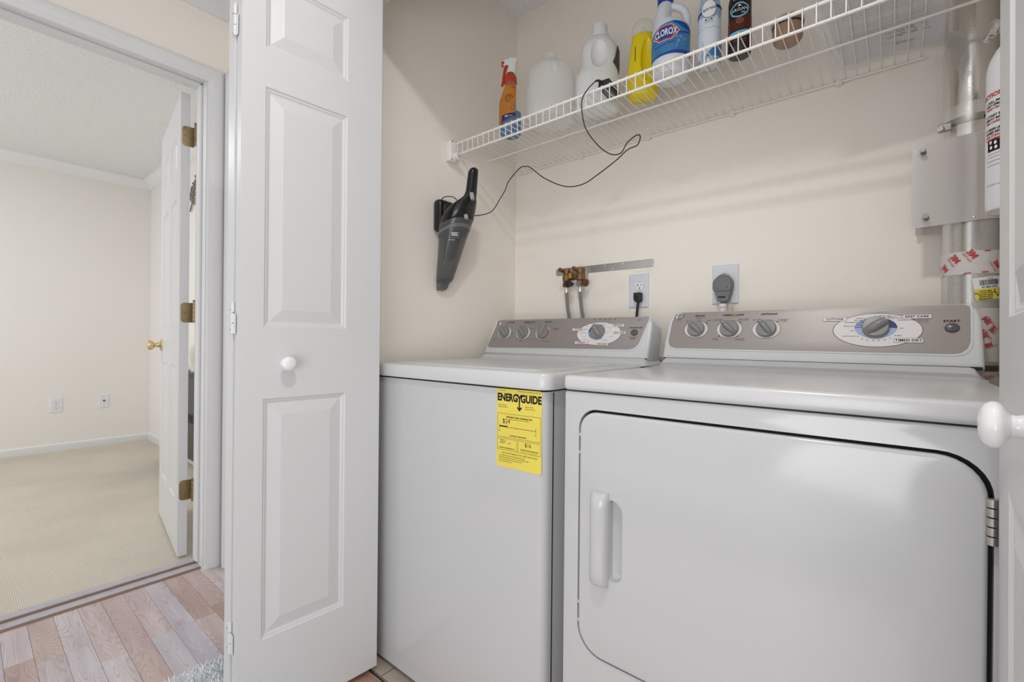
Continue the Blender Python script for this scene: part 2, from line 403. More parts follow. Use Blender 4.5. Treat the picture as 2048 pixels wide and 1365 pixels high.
for k in range(-3, 19):
    y0 = -.356+k*SW+.0635*0; y1 = y0+SW
    if y1 > .80: break
    j = k
    x = -2.281; nx = {9:-1.98, 8:-1.979, 10:-1.841, 11:-1.755, 12:-1.869, 13:-1.871, 14:-1.872, 15:-1.93, 16:-2.05}.get(j, -2.27+random.uniform(.1,.4))
    while x < .75:
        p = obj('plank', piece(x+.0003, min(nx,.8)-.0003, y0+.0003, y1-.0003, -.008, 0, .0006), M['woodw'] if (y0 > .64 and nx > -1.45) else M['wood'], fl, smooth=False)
        x = nx; nx = x+random.uniform(.28,.42)
# closet floor: beige tiles
tf = struct(obj('floor.001', B().box((-1.43,.795,-.03), (.34,1.62,-.004)), M['grout'], smooth=False), 'beige tiled floor inside the laundry closet', 'floor')
for i in range(6):
    for j in range(3):
        obj('tile', piece(-1.152+.003+(i-1)*.30, -1.152+.297+(i-1)*.30, .80+j*.30, .797+(j+1)*.30, -.006, 0, .001), M['tile'], tf, smooth=False)
# bedroom carpet
struct(obj('floor.002', B().box((XFAR-.05,-2.6,-.03), (-2.374,YBED+.05,.006)), M['carpet'], smooth=False), 'beige loop pile carpet covering the bedroom floor', 'floor')
# threshold
th = _rs('trim_1', 'stepped wooden threshold strip between carpet and hall boards', 'threshold', (-2.32,.3,0))
def xprism(name, prof, y0, y1, mt, parent):   # profile (x,z) run along y
    return obj(name, B().loft([[V((p[0], y, p[1])) for p in prof] for y in (y0, y1)]), mt, parent, smooth=False)
xprism('upper_strip', [(-2.382,0),(-2.382,.013),(-2.374,.019),(-2.338,.019),(-2.334,.016),(-2.334,0)], -.12, .664, M['thresh'], th)
xprism('upper_edge', [(-2.334,.006),(-2.334,.016),(-2.329,.014),(-2.327,.006)], -.12, .664, M['threshe'], th)
xprism('lower_strip', [(-2.334,0),(-2.334,.0085),(-2.287,.0085),(-2.284,.007),(-2.284,0)], -.12, .667, M['thresh'], th)
xprism('lower_edge', [(-2.284,0),(-2.284,.007),(-2.277,.0045),(-2.274,0)], -.12, .667, M['threshe'], th)

# walls
def wall(name, boxes, mt, label):
    b = B()
    for a, c in boxes: b.box(a, c)
    return struct(obj(name, b, mt, smooth=False), label, 'wall')
wall('wall_back', [((XL-.1,YB,0),(XR+.1,YB+.1,ZC))], M['wall'], 'cream back wall of the laundry closet behind the machines')
wall('wall_left', [((XL-.11,YF+.004,0),(XL,YB,ZC))], M['wall'], 'cream left side wall of the laundry closet')
wall('wall_right', [((XR,YF,0),(XR+.11,YB,ZC))], M['wall'], 'cream right side wall of the laundry closet behind the pipe')
wall('wall_front', [((XL,YF,2.05),(XR,YF+.11,ZC)), ((XL-.02,YF,0),(XL-.0005,YF+.004,ZC)), ((XW-.02,YF,0),(-2.19,YF+.11,ZC)), ((-2.19,YF,2.07),(-1.44,YF+.11,ZC)), ((-1.44,YF,0),(XL-.11,YF+.11,ZC)), ((XR+.11,YF,0),(1.3,YF+.11,ZC))], M['wall'], 'cream hall wall around the closet opening')
JY1 = .667; JY0 = -.075; JZ = 2.088
wall('wall_hall_left', [((XWB,JY1+.012,0),(XW,YF+.10,2.479)), ((XWB,JY0-.012,JZ+.012),(XW,JY1+.012,2.479)), ((XWB,-1.3,0),(XW,JY0-.012,2.479))], M['wall2'], 'cream hall wall around the bedroom doorway')
wall('wall_bedroom_far', [((XFAR-.1,-2.6,0),(XFAR,YBED+.1,2.479))], M['wall3'], 'pale cream far wall of the bedroom with two outlet plates')
wall('wall_bedroom_right', [((XFAR,YBED,0),(XWB,YBED+.1,2.479))], M['wall3'], 'pale cream bedroom wall behind the open door')
sbox('ceiling', (XL-.1,YF,ZC), (XR+.1,YB+.1,ZC+.05), M['ceil'], 'white textured ceiling inside the closet', 'ceiling')
sbox('ceiling.001', (XW-.11,-1.3,ZC+.0005), (1.3,YF,ZC+.05), M['ceil'], 'white ceiling over the hall', 'ceiling')
sbox('ceiling.002', (XFAR-.1,-2.6,2.479), (XWB+.02,YBED+.1,2.53), M['ceil'], 'white popcorn textured bedroom ceiling', 'ceiling')

# crown moulding, baseboards
CR = [(0,0),(.006,0),(.010,.006),(.018,.012),(.030,.030),(.040,.046),(.048,.052),(.054,.056),(.056,.064),(0,.064)]
def molding(name, a, b, inward, prof, label, cat, z0, mt=None, m0=0, m1=0):
    """prof (out, up); mitres m0/m1 shift the ends by out"""
    a, b, n = V(a), V(b), V(inward); t = (b-a).normalized(); r = []
    for p, mm, sg in ((a, m0, 1), (b, m1, -1)):
        r.append([p+n*q[0]+Z3*(z0+q[1])+t*(q[0]*mm*sg) for q in prof])
    return struct(obj(name, B().loft(r), mt or M['trim'], ang=50), label, cat)
molding('trim_2', (XW,-1.3,0), (XW,YF,0), (1,0,0), CR, 'white crown moulding above the bedroom doorway in the hall', 'moulding', ZC-.064, m1=1)
molding('trim_3', (XW,YF,0), (-1.3,YF,0), (0,-1,0), CR, 'white crown moulding at the hall corner beside the folding door', 'moulding', ZC-.064, m0=1)
CR2 = [(x*1.3, z*1.3) for x, z in CR]
molding('trim_4', (XFAR,-2.6,0), (XFAR,YBED,0), (1,0,0), CR2, 'white crown moulding along the far bedroom wall', 'moulding', 2.396, M['trim_lit'], m1=1)
molding('trim_5', (XFAR,YBED,0), (XWB,YBED,0), (0,-1,0), CR2, 'white crown moulding on the bedroom wall behind the door', 'moulding', 2.396, M['trim_lit'], m0=1)
BB = [(0,0),(.014,0),(.014,.048),(.011,.058),(.006,.066),(0,.068)]
molding('baseboard_far', (XFAR,-2.6,0), (XFAR,YBED,0), (1,0,0), BB, 'white baseboard along the far bedroom wall', 'baseboard', .004, M['trim_lit'], m1=1)
molding('baseboard_right', (XFAR,YBED,0), (XWB,YBED,0), (0,-1,0), BB, 'white baseboard on the bedroom wall behind the door', 'baseboard', .004, M['trim_lit'], m0=1)

# bedroom doorway: jamb, stop and casing
jt = _rs('trim_6', 'white painted frame and casing around the bedroom doorway', 'door frame', (XW,JY1,0))
obj('side_jamb', B().box((XWB-.002,JY1,0),(XW+.002,JY1+.018,JZ)), M['trim'], jt, smooth=False)
obj('side_jamb', B().box((XWB-.002,JY0-.018,0),(XW+.002,JY0,JZ)), M['trim'], jt, smooth=False)
obj('head_jamb', B().box((XWB-.002,JY0-.018,JZ),(XW+.002,JY1+.018,JZ+.018)), M['trim'], jt, smooth=False)
obj('door_stop', B().rbox((-2.338,JY1-.011,.02),(-2.305,JY1+.001,JZ),.003,1), M['trim'], jt)
obj('door_stop', B().rbox((-2.338,JY0,JZ-.011),(-2.305,JY1,JZ+.001),.003,1), M['trim'], jt)
CP = [(0,0),(0,.007),(.003,.011),(.010,.0125),(.018,.0135),(.022,.016),(.046,.0175),(.054,.0175),(.060,.015),(.064,.012),(.064,0)]   # (across from the opening, out)
def casing(name, p, yin, side, z1, parent, nrm, tdir):
    # vertical leg mitred at the top
    nrm, td = V(nrm), V(tdir)
    r0 = [V(p)+td*q[0]+nrm*q[1] for q in CP]; r1 = [V(p)+td*q[0]+nrm*q[1]+Z3*(z1+q[0]) for q in CP]
    return obj(name, B().loft([r0, r1]), M['trim'], parent, ang=50)
CZ = 2.081
casing('side_casing', (XW,JY1+.004,0), 0, 0, CZ, jt, (1,0,0), (0,1,0))
casing('side_casing', (XW,JY0-.004,0), 0, 0, CZ, jt, (1,0,0), (0,-1,0))
obj('head_casing', B().loft([[V((XW+q[1], JY0-.004-q[0], CZ+q[0])) for q in CP], [V((XW+q[1], JY1+.004+q[0], CZ+q[0])) for q in CP]]), M['trim'], jt, ang=50)
casing('side_casing', (XWB,JY1+.004,0), 0, 0, CZ, jt, (-1,0,0), (0,1,0))
# next doorway beside the closet, mostly behind the folded leaf
ct = _rs('trim_7', 'white casing of the next doorway in the hall corner', 'door frame', (-2.18,YF,0))
casing('side_casing', (-2.176,YF,0), 0, 0, CZ-.004, ct, (0,-1,0), (-1,0,0))
obj('head_casing', B().loft([[V((-2.176-q[0], YF-q[1], CZ-.004+q[0])) for q in CP], [V((-1.45+q[0], YF-q[1], CZ-.004+q[0])) for q in CP]]), M['trim'], ct, ang=50)
casing('side_casing', (-1.45,YF,0), 0, 0, CZ-.004, ct, (0,-1,0), (1,0,0))
obj('side_jamb', B().box((-2.19,YF+.001,0),(-2.17,YF+.11,CZ)), M['trim'], ct, smooth=False)

# ------------------------------------------------------------------ panelled doors
RING = [(0,0),(.003,-.0035),(.007,-.0040),(.010,-.0065),(.013,-.0070),(.0405,-.0012),(.0425,-.0006)]
def panel(parent, F, a, b, z0, z1, mt, name='panel', k=1.0):
    rings = [[F(a+o*k, z0+o*k, d), F(b-o*k, z0+o*k, d), F(b-o*k, z1-o*k, d), F(a+o*k, z1-o*k, d)] for o, d in RING]
    bm = B().loft(rings, cap=False); n = len(bm.v); bm.f.append((n-4,n-3,n-2,n-1))
    return obj(name, bm, mt, parent, smooth=False)
def slab(name, F, wd, z0, z1, t, cols, rows, mt, parent, two=True):
    us = sorted({0, wd, *[c for q in cols for c in q]}); vs = sorted({z0, z1, *[c for q in rows for c in q]})
    b = B()
    def grid(d):
        for i in range(len(us)-1):
            for j in range(len(vs)-1):
                if (us[i], us[i+1]) in cols and (vs[j], vs[j+1]) in rows: continue
                b.add([F(us[i],vs[j],d), F(us[i+1],vs[j],d), F(us[i+1],vs[j+1],d), F(us[i],vs[j+1],d)], [(0,1,2,3)])
    grid(0)
    if two: grid(-t)
    else: b.add([F(0,z0,-t), F(0,z1,-t), F(wd,z1,-t), F(wd,z0,-t)], [(0,1,2,3)])
    for (p, q) in (((0,z0),(wd,z0)), ((wd,z0),(wd,z1)), ((wd,z1),(0,z1)), ((0,z1),(0,z0))):
        b.add([F(*p,0), F(*p,-t), F(*q,-t), F(*q,0)], [(0,1,2,3)])
    o = obj(name, b, mt, parent, smooth=False)
    G = lambda u, v, d=0: F(u, v, -t-d)
    for c in cols:
        for r in rows:
            panel(o, F, *c, *r, mt)
            if two: panel(o, G, *c, *r, mt)
    return o
# bedroom door, swung open 97 degrees
dd = V((-math.cos(math.radians(7.5)), math.sin(math.radians(7.5)), 0)); A = V((-2.432,.6205,0))
FD = PF(A, -dd, Z3)     # u runs from the latch side to the hinge side
W1 = .70
FD = PF(A+dd*W1, -dd, Z3)
d1 = _rs('door_1', 'white six-panel bedroom door standing open on brass hinges', 'door', A)
s1 = slab('leaf', FD, W1, .018, 2.078, .035, [(.105,.30),(.40,.595)], [(.25,.86),(1.02,1.63),(1.735,1.92)], M['door'], d1)
KP = [(.0,0),(.031,0),(.031,.004),(.026,.008),(.013,.012),(.011,.024),(.013,.032),(.022,.038),(.0265,.048),(.026,.056),(.018,.062),(0,.063)]
nD = V((-dd.y, dd.x, 0))*-1
nD = (FD(0,0,1)-FD(0,0,0))
obj('knob', B().lathe(KP, FD(.067,.948,0), nD, 28), M['brasskn'], d1)
obj('knob', B().lathe(KP, FD(.067,.948,-.035), -nD, 28), M['brasskn'], d1)
FE = PF(A, V((-nD.x,-nD.y,0)), Z3)  # hinge edge face: u from the near face to the far face
for z in (.309, 1.101, 1.887):
    h = obj('hinge', plate([rr(.005,z-.044,.0495,z+.044,(.001,.001,.014,.014))], .0012, .0004, lambda u, v, d=0: FE(u, v, d+.002)), M['brass'], d1)
    bar = FE(.058, 0, .006)
    bar = V((-2.392,.6665,0))
    for i in range(5):
        z0 = z-.046+i*.0186
        obj('knuckle', B().lathe([(.0,0),(.0062,0),(.0062,.0172),(0,.0172)], bar+Z3*z0, (0,0,1), 14), M['brass'], h)
    obj('pin', B().lathe([(0,0),(.004,0),(.0072,.003),(.0072,.006),(.004,.009),(0,.0095)], bar+Z3*(z+.047), (0,0,1), 14), M['brass'], h)
    for q in (-.028, 0, .028):
        obj('screw', B().lathe([(0,0),(.004,0),(.003,.0012),(0,.0015)], FE(.022+(.012 if q else -.006), z+q, .002), FE(0,0,1)-FE(0,0,0), 10), M['brass'], h)

# closet folding doors
LP = [(.239,.839),(1.019,1.615),(1.714,1.893)]
def bifold(name, label, end, dirv, sgn, t=.035, tilt=0.0):
    """end: free (track) end on the face; dirv: from hinge end to free end; sgn: +1 face to +x, -1 face to -x"""
    end = V(end); d = V(dirv).normalized(); wd = .373
    root = _rs(name, label, 'folding door', (end.x, end.y, 0))
    hx = end-d*wd
    Zt = (Z3+V((tilt,0,0))).normalized()
    F = PF(hx, d, Zt) if sgn > 0 else PF(end, -d, Zt)
    col = (.054,.267) if sgn > 0 else (wd-.267, wd-.054)
    a = slab('leaf', F, wd, .018, 2.0, t, [col], LP, M['door'], root)
    n = F(0,0,1)-F(0,0,0)
    # second leaf folded behind
    d2 = V((d.x*1-n.x*.10, d.y-n.y*.10, 0)).normalized()
    h2 = hx-n*(t+.003)+d*(-.004)
    F2 = PF(h2, d2, Zt) if sgn > 0 else PF(h2+d2*wd, -d2, Zt)
    slab('leaf', F2, wd, .018, 2.0, t, [col], LP, M['door'], root)
    # hinges on the folded edge
    nh = V((n.x, n.y, 0)); e0 = hx-nh*(t+.0015)
    out = -d
    for z in (.255, 1.037, 1.765):
        FH = PF(e0+out*.0005, V((n.x,n.y,0)) if sgn > 0 else -V((n.x,n.y,0)), Z3)
        hg = obj('hinge', plate([rr(-.020,z-.034,-.001,z+.030,.003)], .0008, .0003, lambda u, v, dd=0: FH(u, v, dd+.006)), M['trim'], root)
        obj('hinge_plate', plate([rr(.001,z-.038,.016,z+.012,.003)], .0008, .0003, lambda u, v, dd=0: FH(u, v, dd+.003)), M['trim'], hg)
        for i in range(3):
            obj('knuckle', B().lathe([(0,0),(.0042,0),(.0042,.024),(0,.024)], FH(0,0,.004)+Z3*(z-.036+i*.026), (0,0,1), 12), M['trim'], hg)
        for q in (-.026,.022):
            obj('screw', B().lathe([(0,0),(.003,0),(.002,.001),(0,.0012)], FH(-.012, z+q, .006), FH(0,0,1)-FH(0,0,0), 8), M['steel'], hg)
    kp = [(0,0),(.0125,0),(.0100,.003),(.0085,.008),(.0090,.0125),(.0120,.0158),(.0160,.0190),(.0180,.0225),(.0185,.0255),(.0178,.0290),(.0155,.0322),(.0115,.0347),(.006,.0360),(0,.0363)] if sgn > 0 else \
         [(0,0),(.0125,0),(.0100,.003),(.0085,.008),(.0090,.0115),(.0120,.0140),(.0160,.0160),(.0182,.0180),(.0190,.0205),(.0186,.0230),(.0168,.0258),(.0135,.0282),(.0085,.0297),(.004,.0302),(0,.0303)]
    ku = .1064 if sgn > 0 else wd-.1064
    obj('knob', B().lathe(kp, F(ku,.926,-.0005), n, 32), M['ceramic'], root)
    return root
bifold('door_2', 'white panelled folding door with round white knob beside the washing machine', (-1.178,.80,0), (.075,.997,0), 1)
bifold('door_3', 'white folding door at the right edge with white knob before the dryer', (.1028,.80,0), (.056,.9984,0), -1, tilt=-.0055)
# closet casing and jambs
kt = _rs('trim_8', 'white casing around the laundry closet opening', 'door frame', (XL,YF,0))
casing('side_casing', (XL-.006,YF,0), 0, 0, 2.046, kt, (0,-1,0), (-1,0,0))
casing('side_casing', (XR+.006,YF,0), 0, 0, 2.046, kt, (0,-1,0), (1,0,0))
obj('head_casing', B().loft([[V((XL-.006-q[0], YF-q[1], 2.046+q[0])) for q in CP], [V((XR+.006+q[0], YF-q[1], 2.046+q[0])) for q in CP]]), M['trim'], kt, ang=50)
obj('track', B().box((XL+.01,.785,2.025),(XR-.01,.815,2.05)), M['steel'], kt, smooth=False)

# ------------------------------------------------------------------ laundry machines
DX0, DX1 = -.5425, .1465; WX0, WX1 = -1.277, -.589
ZT = .918
# ---- common pieces
def lid_top(x0, x1, yf, yb, z0, z1, r, mt, parent, name='top_panel', rise=True, zc=.9445, yc=1.362):
    b = B().rbox((x0,yf,z0), (x1,yb,z1), r, 4)
    o = obj(name, b, M['enamel_lit'], parent, ang=50)
    return o
def ramp(parent, x0, x1, y0, zc, yc, mt, zt=ZT, e=.012):
    """raised back edge of the top running up to the console, with flared ends"""
    prof = [(y0,-.002),(y0+.012,.001),(y0+.030,.004),(yc-.018,.012),(yc-.006,(zc-zt)*.8),(yc,zc-zt-.001),(yc+.10,zc-zt-.001),(yc+.10,-.03)]
    xs = [(x0-e,.0),(x0-e*.45,.25),(x0,.62),(x0+e*.35,.9),(x0+e,1.0)]; xs = xs+[(x0+x1-a, k) for a, k in reversed(xs)]
    rings = [[V((x, y, zt+(max(z,-.03)*k if z > 0 else z))) for y, z in prof] for x, k in xs]
    return obj('rear_rise', B().loft(rings), mt, parent, ang=60)
def console(parent, F, outline, depth, mt):
    return obj('console', plate([outline], depth/2, .010, F, 4), mt, parent, ang=60)
def knob(parent, F, u, v, r, ang, mt, h=.020, wd=.0075, L=1.22, ring=None):
    n = F(u,v,1)-F(u,v,0)
    o = obj('knob', B().lathe([(0,0),(r,0),(r*1.0,h*.28),(r*.95,h*.40),(r*.90,h*.46),(0,h*.48)], F(u,v,.0003), n, 36), mt, parent, ang=40)
    ux = F(1,0,0)-F(0,0,0); uy = F(0,1,0)-F(0,0,0)
    ax = ux*math.cos(ang)+uy*math.sin(ang); px = -ux*math.sin(ang)+uy*math.cos(ang)
    rings = []
    for i, (t, k, hh) in enumerate(((-r*.90,.55,.42),(-r*.80,.9,.72),(-r*.2,1.05,1.0),(r*.5,1.0,1.0),(r*.95,.8,.92),(r*L,.45,.72))):
        c = F(u,v,0)+ax*t; w_ = wd*k
        rings.append([c+n*(h*.3)-px*w_, c+n*(h*.85*hh)-px*w_*.75, c+n*(h*hh)-px*w_*.3, c+n*(h*hh)+px*w_*.3, c+n*(h*.85*hh)+px*w_*.75, c+n*(h*.3)+px*w_])
    obj('knob_grip', B().loft(rings), mt, o, ang=50)
    obj('pointer_line', B().loft([[F(u,v,0)+ax*t+n*(h*hh+.0002)+px*s for s in (-.0006,.0006)]+[F(u,v,0)+ax*t+n*(h*hh-.001)+px*s for s in (.0006,-.0006)] for t, hh in ((r*.25,1.0),(r*.95,.92))]), M['white'], o, smooth=False)
    return o
def badge(parent, F, u, v, r):
    n = F(u,v,1)-F(u,v,0)
    o = obj('badge', B().lathe([(0,0),(r,0),(r,.0025),(r*.9,.0035),(r*.84,.003),(0,.003)], F(u,v,0), n, 32), M['chrome'], parent)
    shape('badge_face', ell(u,v,r*.80,r*.80,28), F, .0034, M['printg'], o)
    G = F
    ringshape('badge_ring', u, v, r*.66, r*.66, r*.07, F, .0038, M['chrome'], o)
    text('GE', F, u, v, r*1.0, M['chrome'], o, d=.004, shear=.25, bold=r*.02)
    return o

# ---- dryer
dr = thing('dryer', 'white front-loading clothes dryer beside the right folding door', 'dryer', (-.2,1.15,0))
zb = .016
DYF = .8315
# side/back body shell
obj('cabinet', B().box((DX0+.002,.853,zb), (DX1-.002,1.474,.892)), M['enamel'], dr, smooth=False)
FF = PF((0,DYF,0), X3, Z3)
door_out = rr(-.503,.348,.0935,.8445,(.055,.050,.038,.055),8)
gap_out = rr(-.5065,.345,.0985,.850,(.057,.053,.041,.057),8)
def cutprism(o, pts, F, d0, d1):
    cb_ = B().prism(pts, F(0,0,0), F(1,0,0)-F(0,0,0), F(0,1,0)-F(0,0,0), d0, d1); cme = bpy.data.meshes.new('c')
    cme.from_pydata([tuple(v) for v in cb_.v], [], cb_.f)
    bm_ = bmesh.new(); bm_.from_mesh(cme); bmesh.ops.recalc_face_normals(bm_, faces=bm_.faces[:]); bm_.to_mesh(cme); bm_.free()
    cob = bpy.data.objects.new('c', cme); C.objects.link(cob); boolean(o, cob)
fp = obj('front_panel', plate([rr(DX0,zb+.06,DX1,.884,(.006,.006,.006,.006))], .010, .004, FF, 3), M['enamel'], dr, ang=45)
cutprism(fp, gap_out, FF, -.05, .05)
obj('toe_panel', B().rbox((DX0+.004,.838,zb), (DX1-.004,.85,zb+.058), .003, 2), M['enamel'], dr)
obj('door_recess', B().box((-.510,.8475,.34), (.103,.849,.855)), M['dark'], dr, smooth=False)
dl = obj('door', plate([door_out], .010, .006, lambda u, v, d=0: FF(u, v, d+.004), 4), M['enamel'], dr, ang=45)
cutprism(dl, rr(-.4335,.5145,-.4045,.675,(.018,.024,.006,.006),6), FF, -.05, .05)
# recessed grip pocket
pk = [rr(-.436,.512,-.402,.677,(.018,.024,.006,.006),6)]
rings = []
for k, (sh, dep) in enumerate(((0,-.002),(.001,-.010),(.004,-.016),(.010,-.019))):
    rings.append([FF(max(-.436+sh*.3, min(-.402-sh, x)), max(.512+sh, min(.677-sh, y)), dep+.004) for x, y in pk[0]])
bp_ = B().loft(rings, cap=False); n_ = len(pk[0]); bp_.f.append(tuple(range(3*n_, 4*n_)))
obj('grip_pocket', bp_, M['enamel'], dl, ang=60)
gx0, gx1 = -.4705, -.4325
gr = []
for z, k in ((.500,.35),(.5035,.75),(.510,.95),(.53,1.0),(.66,1.0),(.674,.95),(.6835,.72),(.688,.35)):
    sec = []
    for t in range(7):
        a = PI*t/6; sec.append(FF((gx0+gx1)/2-math.cos(a)*(gx1-gx0)/2, z, .004+.021*k*max(.0,math.sin(a))**.55 if 0 < t < 6 else .0035))
    gr.append(sec+[FF(gx1,z,.001), FF(gx0,z,.001)])
obj('handle', B().loft(gr), M['enamel'], dl, ang=50)
for z in (.794,.757,.443,.405):
    obj('latch_bump', B().lathe([(0,0),(.0042,0),(.0038,.003),(.002,.005),(0,.0055)], FF(-.5045,z,-.006), (0,-1,0), 14), M['enamel'], dr)
hg = obj('door_hinge', plate([rr(.098,.738,.1165,.80,.003)], .001, .0004, lambda u, v, d=0: FF(u, v, d+.0015)), M['steel'], dr)
for i in range(5):
    obj('hinge_knuckle', B().lathe([(0,0),(.0056,.0006),(.0056,.0106),(0,.0112)], FF(.0962,.740+i*.0118,.0062), (0,0,1), 14), M['steel'], hg)
for z in (.788,.752):
    obj('screw', B().lathe([(0,0),(.003,0),(.0025,.0014),(0,.0018)], FF(.1085,z,.0015), (0,-1,0), 10), M['knobd'], hg)
hb = obj('door_hinge', plate([rr(.098,.398,.1165,.46,.003)], .001, .0004, lambda u, v, d=0: FF(u, v, d+.0015)), M['steel'], dr)
for i in range(5):
    obj('hinge_knuckle', B().lathe([(0,0),(.0056,.0006),(.0056,.0106),(0,.0112)], FF(.0962,.400+i*.0118,.0062), (0,0,1), 14), M['steel'], hb)
obj('seam', B().box((DX0+.004,.835,.882), (DX1-.004,1.36,.890)), M['dark'], dr, smooth=False)
lid_top(DX0-.0005, DX1+.0005, .825, 1.46, .8865, ZT, .009, M['enamel'], dr)
ramp(dr, DX0+.004, DX1-.012, 1.318, .9435, 1.362, M['enamel_lit'])
FDc = PF((0,1.365,.9450), X3, (0,.05,.1385))
co = [(-.5425,-.003),(.1465,-.003)]+[(.1462,.05),(.1452,.10),(.1435,.120),(.140,.132),(.133,.141),(.122,.1462),(.112,.1475)]+[(-.500,.1475),(-.513,.1462),(-.525,.141),(-.532,.133),(-.5365,.122),(-.5395,.10),(-.5418,.05)]
cd = console(dr, FDc, co, .095, M['cons'])
obj('console_seam', B().box((DX0+.004,1.368,.936), (DX1-.004,1.44,.9465)), M['dark'], dr, smooth=False)
sil = [(-.5285,.055),(-.526,.042),(-.519,.033),(-.5055,.0285),(.098,.0262),(.112,.030),(.121,.040),(.1255,.054),(.127,.128),(.1255,.1365),(.119,.1412),(.108,.1425),(-.503,.1432),(-.5125,.142),(-.519,.136),(-.5245,.115)]
rim = []
cx_ = sum(p[0] for p in sil)/len(sil); 
obj('panel_rim', plate([[(p[0]+(-.005 if p[0] < cx_ else .005), p[1]+(-.005 if p[1] < .08 else .0012)) for p in sil]], .0012, .0010, lambda u, v, d=0: FDc(u, v, d+.0016)), M['cons'], cd, ang=60)
sp = obj('control_panel', plate([sil], .0008, .0003, lambda u, v, d=0: FDc(u, v, d+.0024)), M['silver'], cd)
FDp = lambda u, v, d=0: FDc(u, v, d+.0024)
badge(dr, FDp, -.5015, .1285, .0125)
for u, v, r_, an in ((-.4508,.0880,.0345,2.42), (-.3590,.0875,.0345,2.40), (-.2660,.0868,.0348,2.25)):
    shape('dial_ring', ell(u,v,r_,r_*.80,44), FDp, .0003, M['printg'], cd)
    shape('dial_ring', ell(u,v,r_*.965,r_*.765,44), FDp, .0005, M['ring'], cd)
    knob(dr, FDp, u+.0005, v+.001, .0245, an, M['knobg'], h=.021)
def dots(us, F, parent, sz=.0016):
    for u, v in us: shape('marker', [(u-sz,v-sz*.8),(u+sz,v-sz*.8),(u+sz,v+sz*.8),(u-sz,v+sz*.8)], F, .0008, M['print'], parent)
dots([(-.4225,.1075),(-.3795,.1075),(-.3315,.1075),(-.384,.066),(-.336,.066),(-.289,.1075),(-.2405,.1085)], FDp, cd)
T = lambda s, u, v, size, m_='print', par=None, F=None, **k: text(s, F or FDp, u, v, size, M[m_], par or cd, **k)
T('SIGNAL', -.4442, .1305, .0070, shear=.3, sx=1.25, bold=.00012); T('FABRIC CARE', -.3537, .1305, .0072, shear=.3, sx=1.3, bold=.00012)
T('& TEMP SETTINGS', -.3525, .1258, .0030, 'printg', sx=1.4); T('OPTIONS', -.2627, .1303, .0072, shear=.3, sx=1.3, bold=.00015)
T('MEDIUM', -.4450, .1222, .0036, sx=1.3); T('OFF', -.4785, .1150, .0036, sx=1.3); T('LOUD', -.4180, .1150, .0038, sx=1.3)
T('COTTONS', -.3930, .1175, .0036, sx=1.3); T('HIGH HEAT', -.3930, .1136, .0032, 'printg', sx=1.3)
T('EASY CARE', -.3240, .1172, .0040, sx=1.3); T('MEDIUM HEAT', -.3240, .1128, .0034, 'printg', sx=1.3)
T('FLUFF', -.3940, .0588, .0040, sx=1.3); T('NO HEAT', -.3940, .0545, .0034, 'printg', sx=1.3)
T('DELICATES', -.3295, .0580, .0040, sx=1.3); T('LOW HEAT', -.3295, .0535, .0034, 'printg', sx=1.3)
T('OFF', -.2965, .1142, .0038, sx=1.3); T('EXTENDED', -.2270, .1135, .0036, sx=1.35); T('TUMBLE', -.2270, .1095, .0036, sx=1.35)
OC = (-.0338,.0822)
shape('dial_oval', ell(*OC,.0842,.0432,64), FDp, .0003, M['printg'], cd)
shape('dial_oval', ell(*OC,.0826,.0418,64), FDp, .0005, M['oval'], cd)
KC = (-.0345,.0885)
def sector(a0, a1, rx, ry, m_, F=FDp, c=KC, par=None, d=.0007):
    pts = [c]+[(c[0]+rx*math.cos(math.radians(a0+(a1-a0)*i/8)), c[1]+ry*math.sin(math.radians(a0+(a1-a0)*i/8))) for i in range(9)]
    return shape('dial_band', pts, F, d, M[m_], par or cd)
sector(-4,58,.040,.0255,'navy')
for a0, a1 in ((100,126),(128,150),(152,168),(170,186)): sector(a0, a1, .040, .0255, 'blue')
for i in range(9): sector(189+i*18.6, 206+i*18.6, .040, .0275, 'lblue')
knob(dr, FDp, *KC, .0262, .62, M['knobg'], h=.024, wd=.011, L=.95)
for x0, x1, y, s_, sz in ((-.1385,-.0915,.1112,'COTTONS',.0066), (.0150,.0640,.1146,'EASY CARE',.0074), (-.0005,.0500,.0562,'TIMED DRY',.0082)):
    hh = .0046 if sz < .008 else .0052
    shape('plaque', rr(x0-.0006,y-hh-.0006,x1+.0006,y+hh+.0006,.002), FDp, .0010, M['printg'], cd)
    shape('plaque', rr(x0,y-hh,x1,y+hh,.0018), FDp, .0012, M['oval'], cd)
    T(s_, (x0+x1)/2, y, sz, sx=1.12, bold=.00012, d=.0016)
for s_, u, v in (('WRINKLE CARE',-.0575,.1125),('LESS DRY',-.0665,.1075),('OPTIMUM DRY',-.0800,.1022),('MORE DRY',-.0845,.0925),('OFF',-.0790,.0805),('QUICK FLUFF 10',-.0820,.0662),('OFF',-.0330,.1165),('MORE DRY',-.0170,.1180),('LESS DRY',-.0045,.1150),('COOL DOWN',.0020,.1118),('WRINKLE CARE',.0215,.1065),('OFF',.0130,.0858),('80 MIN',.0065,.0680),('20',-.0595,.0598),('30',-.0495,.0564),('40',-.0385,.0555),('50',-.0280,.0556),('60',-.0170,.0574),('70',-.0075,.0616)):
    T(s_, u, v, .0038, sx=1.15, bold=.00004)
T('AUTOMATIC DRY · FASTER OR GENTLER DRYING', -.0320, .1278, .0022, 'printg', sx=1.2)
for i in range(4): T('REMOVE CLOTHES', .0500, .1085-i*.0026, .0022, 'printg', sx=1.0)
T('START', .0972, .1022, .0074, sx=1.25, bold=.0002)
obj('start_button', B().lathe([(0,0),(.0122,0),(.0122,.0030),(.0108,.0055),(.007,.0068),(0,.0072)], FDp(.0974,.0862,0), FDp(0,0,1)-FDp(0,0,0), 32, sy=.86), M['knobd'], dr)
